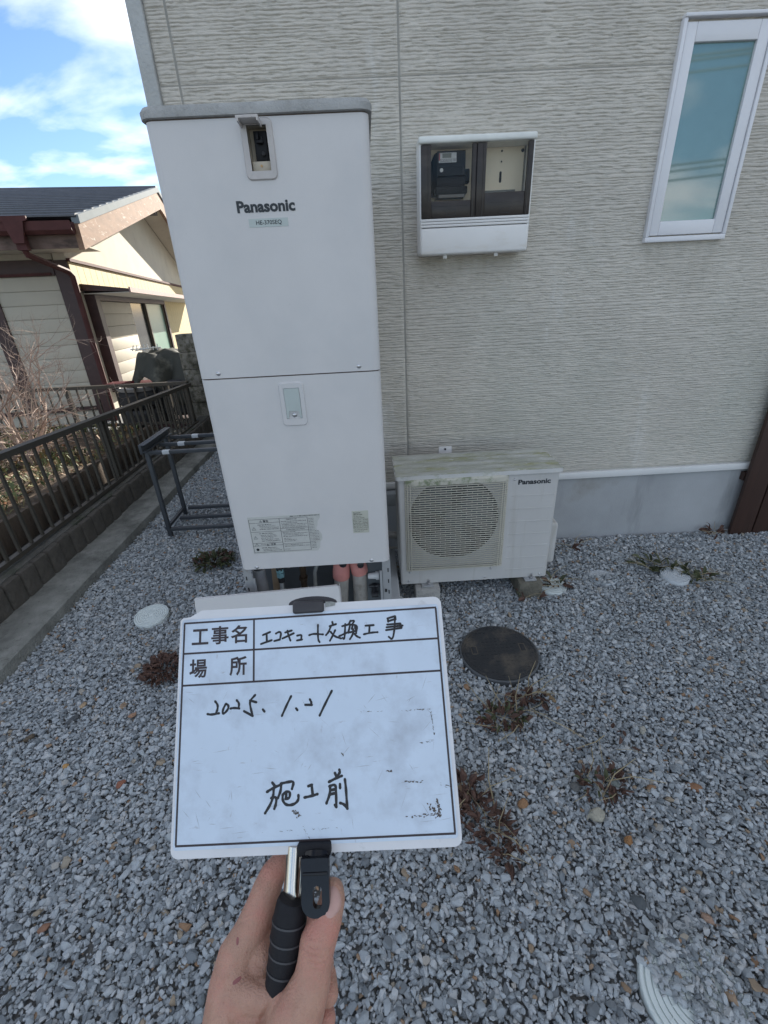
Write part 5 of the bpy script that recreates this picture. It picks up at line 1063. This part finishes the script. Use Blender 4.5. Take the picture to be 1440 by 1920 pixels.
# clips, tube and stick
ct = O('top_clip', B().box(-.0130, .0128, .0835, .0935, -.006, .0042, .0022, 3), M_clip, wbd)
O('clip_hump', B().prism(mm([(-18, 88)] + [(2 + 20 * math.cos(R(180 - 180 * k / 12)), 92 + 5.5 * math.sin(R(180 - 180 * k / 12))) for k in range(13)] + [(22, 88)]), -.012, -.0048), M_clip, ct)
O('chipped_patch', B().prism(mm([(14, 87.5), (22, 88.5), (22.5, 91), (18.5, 92), (14, 92)]), -.0007, -.0002), mat('chip_grey', (0.28, 0.29, 0.27), 0.9, 0.3, 300), ct)
bc = O('bottom_clip', B().box(-.0117, .0130, -.0905, -.0822, -.006, .0050, .0012, 2), M_rub2, wbd)
tg = rrect(-7.2, 12.8, -124.5, -88, 9.2, 8, (1, 0, 0, 1)); sl_ = rrect(1.0, 7.4, -119, -105, 3.1, 5)
def loop_prism(b, outer, inner, z0, z1, cx, cy):
    # plate with a slot: both outlines sampled by angle
    def samp(poly, a):
        d = Vector((math.cos(a), math.sin(a))); best = None
        for i in range(len(poly)):
            p = Vector(poly[i]) - Vector((cx, cy)); q = Vector(poly[(i + 1) % len(poly)]) - Vector((cx, cy)); e = q - p; den = d.x * e.y - d.y * e.x
            if abs(den) < 1e-9: continue
            t_ = (p.x * e.y - p.y * e.x) / den; s_ = (p.x * d.y - p.y * d.x) / den
            if t_ > 0 and -1e-6 <= s_ <= 1 + 1e-6: best = t_ if best is None else max(best, t_)
        return ((cx + d.x * best) * .001, (cy + d.y * best) * .001)
    n = 72; V = []
    for k in range(n):
        a = 2 * math.pi * k / n; o_, i2 = samp(outer, a), samp(inner, a); V += [(*o_, z0), (*o_, z1), (*i2, z1), (*i2, z0)]
    return b.add(V, [(4 * k + j, 4 * ((k + 1) % n) + j, 4 * ((k + 1) % n) + (j + 1) % 4, 4 * k + (j + 1) % 4) for k in range(n) for j in range(4)])
M_gl2 = mat('glossy_black', (0.009, 0.009, 0.011), 0.2, 0.2, 80, spec=0.3)
O('hanging_tongue', loop_prism(B(), tg, sl_, .0075, .0125, 4.2, -112), M_gl2, bc)
O('tongue_neck', B().tube([(.0028, -.0885, .003), (.0028, -.094, .0085)], [.0095, .0095], 12, flat=.5).box(-.006, .0118, -.0985, -.0965, .0123, .0132, .0004), M_gl2, bc)
M_chr = mat('chrome_tube', (0.62, 0.58, 0.52), 0.18, 0.05, 60, metal=1.0)
tb_ = O('tube', B().tube([(-.0152, -.086, -.006), (-.0185, -.128, -.004)], .0068, 18), M_chr, wbd)
O('tube', B().tube([(-.0058, -.086, -.006), (-.0098, -.128, -.004)], .0042, 16), M_chr, wbd)
gp = [(-.0165, -.118, 0), (-.0172, -.1205, 0), (-.0178, -.1230, 0), (-.0190, -.131, 0), (-.0205, -.141, 0), (-.0220, -.150, -.001), (-.0238, -.160, -.001), (-.0262, -.172, -.002), (-.0300, -.190, -.004), (-.0330, -.205, -.006)]
gs_ = O('grip', B().tube(gp, [.0098, .0108, .0112, .0122, .0122, .0120, .0117, .0112, .0108, .0104], 24), M_rub2, wbd)
for i in (3, 4, 5, 6):
    p = Vector(gp[i]); d = (Vector(gp[i + 1]) - Vector(gp[i - 1])).normalized() * .0006; r_ = [.0122, .0122, .0120, .0117][i - 3] + .0004
    O('grip_ring', B().tube([p - d, p + d], r_, 24), mat('grip_ring_grey', (0.05, 0.05, 0.055), 0.5) if i == 3 else bpy.data.materials['grip_ring_grey'], gs_)

# ------------------------------------------------------------------ left hand round the grip
def ball(V, F, c, r, sq=(1, 1, 1)):
    o = len(V); nu, nv = 10, 14
    V.append((c[0], c[1], c[2] + r * sq[2]))
    for i in range(1, nu):
        th = math.pi * i / nu
        for j in range(nv):
            ph = 2 * math.pi * j / nv; V.append((c[0] + r * sq[0] * math.sin(th) * math.cos(ph), c[1] + r * sq[1] * math.sin(th) * math.sin(ph), c[2] + r * sq[2] * math.cos(th)))
    V.append((c[0], c[1], c[2] - r * sq[2])); e = len(V) - 1
    for j in range(nv):
        k = (j + 1) % nv; F.append((o, o + 1 + j, o + 1 + k)); F.append((e, e - nv + k, e - nv + j))
        for i in range(nu - 2): F.append((o + 1 + i * nv + j, o + 1 + (i + 1) * nv + j, o + 1 + (i + 1) * nv + k, o + 1 + i * nv + k))
HV = []; HF = []
def limb(pts, rs_, step=2.2):
    for (a, ra), (c, rc) in zip(zip(pts[:-1], rs_[:-1]), zip(pts[1:], rs_[1:])):
        a = Vector(a); c = Vector(c); n = max(2, int((c - a).length / step))
        for k in range(n + 1): t_ = k / n; ball(HV, HF, a.lerp(c, t_), ra + (rc - ra) * t_)
# index: knuckle, middle joint, end joint, tip behind the tube
limb([(-62, -160, -14), (-53, -146, -17), (-46, -132, -19), (-42, -122, -21), (-38, -113.5, -23), (-33, -108.5, -27), (-24, -107, -32)], [14.5, 12.6, 11.8, 11.2, 10.2, 9.0, 7.8])
# middle, ring, little fingers close behind the grip, tips come round to the thumb side
limb([(-62, -170, -32), (-50, -156, -40), (-38, -152, -44), (-18, -155, -38), (-3, -164, -26), (1, -169, -18)], [13, 12, 11.2, 10, 9, 8.2])
limb([(-64, -186, -44), (-50, -174, -52), (-34, -172, -52), (-14, -176, -44), (0, -184, -28), (3.5, -188, -19)], [12.5, 11, 10.4, 9.8, 9, 8.2])
limb([(-62, -205, -52), (-46, -194, -56), (-32, -194, -52), (-16, -198, -42), (-3, -203, -30), (1, -205, -22)], [11.5, 9.8, 9.4, 8.8, 8.2, 7.6])
# back of the hand
limb([(-62, -160, -14), (-65, -176, -10), (-65, -198, -3), (-58, -228, 4), (-46, -252, 8)], [14.5, 16, 18, 21, 24])
limb([(-52, -152, -20), (-46, -164, -18), (-44, -180, -14), (-44, -205, -8)], [12, 13.5, 15, 18])
limb([(-62, -170, -32), (-64, -200, -22), (-54, -232, -8)], [13, 17, 21])
limb([(-64, -186, -44), (-62, -212, -34), (-50, -240, -12)], [12.5, 15, 19])
limb([(-62, -205, -52), (-56, -226, -40), (-44, -246, -14)], [11.5, 14, 18])
limb([(-50, -205, -14), (-36, -222, -10)], [17, 20])
# thumb
limb([(12.5, -115.5, -1.5), (12.5, -120, .5), (9.0, -130, 4.5), (3.0, -141, 8), (0.5, -152, 9), (-1.5, -162, 10), (-7.0, -173, 12), (-15, -188, 14), (-25, -212, 14), (-38, -245, 11)], [8.6, 9.6, 10.8, 12.8, 12.2, 13.2, 15.6, 18, 21, 24])
limb([(7, -131, 3), (1.5, -143, 6)], [10.8, 12.2])
# web between thumb and forefinger
limb([(-58, -178, -6), (-47, -177, -3), (-38, -177, -1), (-28, -177, 1), (-16, -176, 4)], [14, 12, 10.5, 10.5, 12])
limb([(-58, -196, -4), (-36, -198, 1), (-14, -194, 6)], [16, 15, 15])
limb([(-44, -250, 8), (-40, -300, 28), (-38, -420, 84)], [26, 27, 36], 5)
me = bpy.data.meshes.new('hand_raw'); me.from_pydata([(a * .001, b * .001, c * .001) for a, b, c in HV], [], HF)
ho = bpy.data.objects.new('hand_raw', me); COL.objects.link(ho)
rm = ho.modifiers.new('r', 'REMESH'); rm.mode = 'VOXEL'; rm.voxel_size = .00085
sm = ho.modifiers.new('s', 'SMOOTH'); sm.factor = 0.5; sm.iterations = 18
bpy.context.view_layer.update()
hm = bpy.data.meshes.new_from_object(ho.evaluated_get(bpy.context.evaluated_depsgraph_get())); bpy.data.objects.remove(ho); bpy.data.meshes.remove(me)
co = np.empty(len(hm.vertices) * 3, np.float32); hm.vertices.foreach_get('co', co); co = co.reshape(-1, 3); no = np.empty_like(co).ravel(); hm.vertices.foreach_get('normal', no); no = no.reshape(-1, 3)
def crease(p, q, depth, width, zmin=-100):
    depth *= 1.5; width *= 1.1
    p = np.array(p) * .001; q = np.array(q) * .001; d = q - p; t_ = np.clip(((co[:, :2] - p[:2]) @ d[:2]) / (d[:2] @ d[:2]), 0, 1); c = p + t_[:, None] * d; dist = np.sqrt(((co[:, :2] - c[:, :2]) ** 2).sum(1))
    f = np.exp(-(dist / (width * .001)) ** 2) * np.sin(np.pi * np.clip(t_, .08, .92)) ; return (no * (-depth * .001 * f)[:, None]) * ((no[:, 2] > .15)[:, None])
dl = 0
for p, q, dp_, wd_ in [((-7, -139.5, 18), (9, -143.5, 20), 1.1, .8), ((-6, -143, 19), (10, -147.5, 20), 1.0, .8), ((-4, -147, 19), (8, -150.5, 20), .8, .8), ((-5, -136, 17), (9, -138, 19), .7, .8), ((-6, -131, 14), (8, -134, 16), .25, .9),
                       ((-58, -134, -12), (-46, -128, -11), .4, .9), ((-60, -138, -11), (-46, -131, -10), .35, .9), ((-30, -170, 6), (-48, -158, 0), .5, 1.2), ((-26, -166, 8), (-46, -200, 20), 1.3, 1.6), ((-33, -168, 5), (-50, -164, 0), .6, 1.0), ((-44, -178, 10), (-60, -172, 4), .35, 1.0), ((-10, -170, 24), (4, -176, 22), .3, .9), ((-12, -180, 28), (6, -188, 24), .3, 1.0), ((-72, -160, -4), (-62, -170, 2), .3, 1.2)]:
    dl = dl + crease(p, q, dp_, wd_)
# faint tendons and veins over the back of the hand
for p, q in (((-62, -168, 0), (-58, -215, 16)), ((-72, -178, -2), (-66, -214, 12)), ((-48, -196, 10), (-44, -225, 24))): dl = dl - crease(p, q, .5, 2.6)
hm.vertices.foreach_set('co', (co + dl).astype(np.float32).ravel()); hm.update(); hm.shade_smooth(); hm.materials.clear()
M_skin = mat('skin', (0.47, 0.27, 0.195), 0.45, 0.14, 70, 0.35, 700, spec=0.4, dirt=[((0.54, 0.235, 0.18), 26, 0.46, 0.72, None), ((0.40, 0.21, 0.145), 60, 0.54, 0.76, None), ((0.42, 0.20, 0.15), 260, 0.62, 0.72, None)])
pb = M_skin.node_tree.nodes['Principled BSDF']; pb.inputs['Subsurface Weight'].default_value = 0.12; pb.inputs['Subsurface Radius'].default_value = (1.0, .35, .2); pb.inputs['Subsurface Scale'].default_value = .004
hand = O('person', hm, M_skin, label='bare left hand gripping the black stick of the whiteboard', cat='person')
hand.matrix_world = MB
# nail on the thumb, small grazes on the back of the hand
def on_skin(x, y, lift=.0003):
    ok, loc_, nrm, _ = hand.ray_cast(Vector((x * .001, y * .001, .10)), Vector((0, 0, -1))); return loc_ + nrm * lift if ok else Vector((x * .001, y * .001, .01))
bpy.context.view_layer.update()
def patch(nm, cx, cy, ax, l, w_, m, lift, power=2.6, par=None):
    u_ = Vector((math.cos(ax), math.sin(ax))); v_ = Vector((-u_.y, u_.x)); b = B(); nr, na_ = 5, 24; V = [on_skin(cx, cy, lift)]
    for i in range(1, nr + 1):
        for k in range(na_):
            a = 2 * math.pi * k / na_; c_, s_ = math.cos(a), math.sin(a); rr_ = (abs(c_) ** power + abs(s_) ** power) ** (-1 / power) * i / nr
            p = Vector((cx, cy)) + u_ * (rr_ * c_ * l / 2) + v_ * (rr_ * s_ * w_ / 2); V.append(on_skin(p.x, p.y, lift * (1 if i < nr else -.2)))
    F = [(0, 1 + k, 1 + (k + 1) % na_) for k in range(na_)] + [(1 + (i - 1) * na_ + k, 1 + i * na_ + k, 1 + i * na_ + (k + 1) % na_, 1 + (i - 1) * na_ + (k + 1) % na_) for i in range(1, nr) for k in range(na_)]
    return O(nm, b.add(V, F), m, hand)
M_nail = mat('nail', (0.50, 0.30, 0.255), 0.28, 0.05, 100, spec=0.5); M_lun = mat('nail_tip', (0.62, 0.52, 0.48), 0.35)
patch('nail', 13.5, -117.0, R(112), 15.5, 12.5, M_nail, .00075)
M_graze = mat('graze', (0.26, 0.09, 0.085), 0.6, 0.2, 300)
patch('graze', -58.5, -145.5, R(100), 4.2, 2.0, M_graze, .00018); patch('graze', -56.5, -165.5, R(18), 5.6, 2.4, M_graze, .00018)
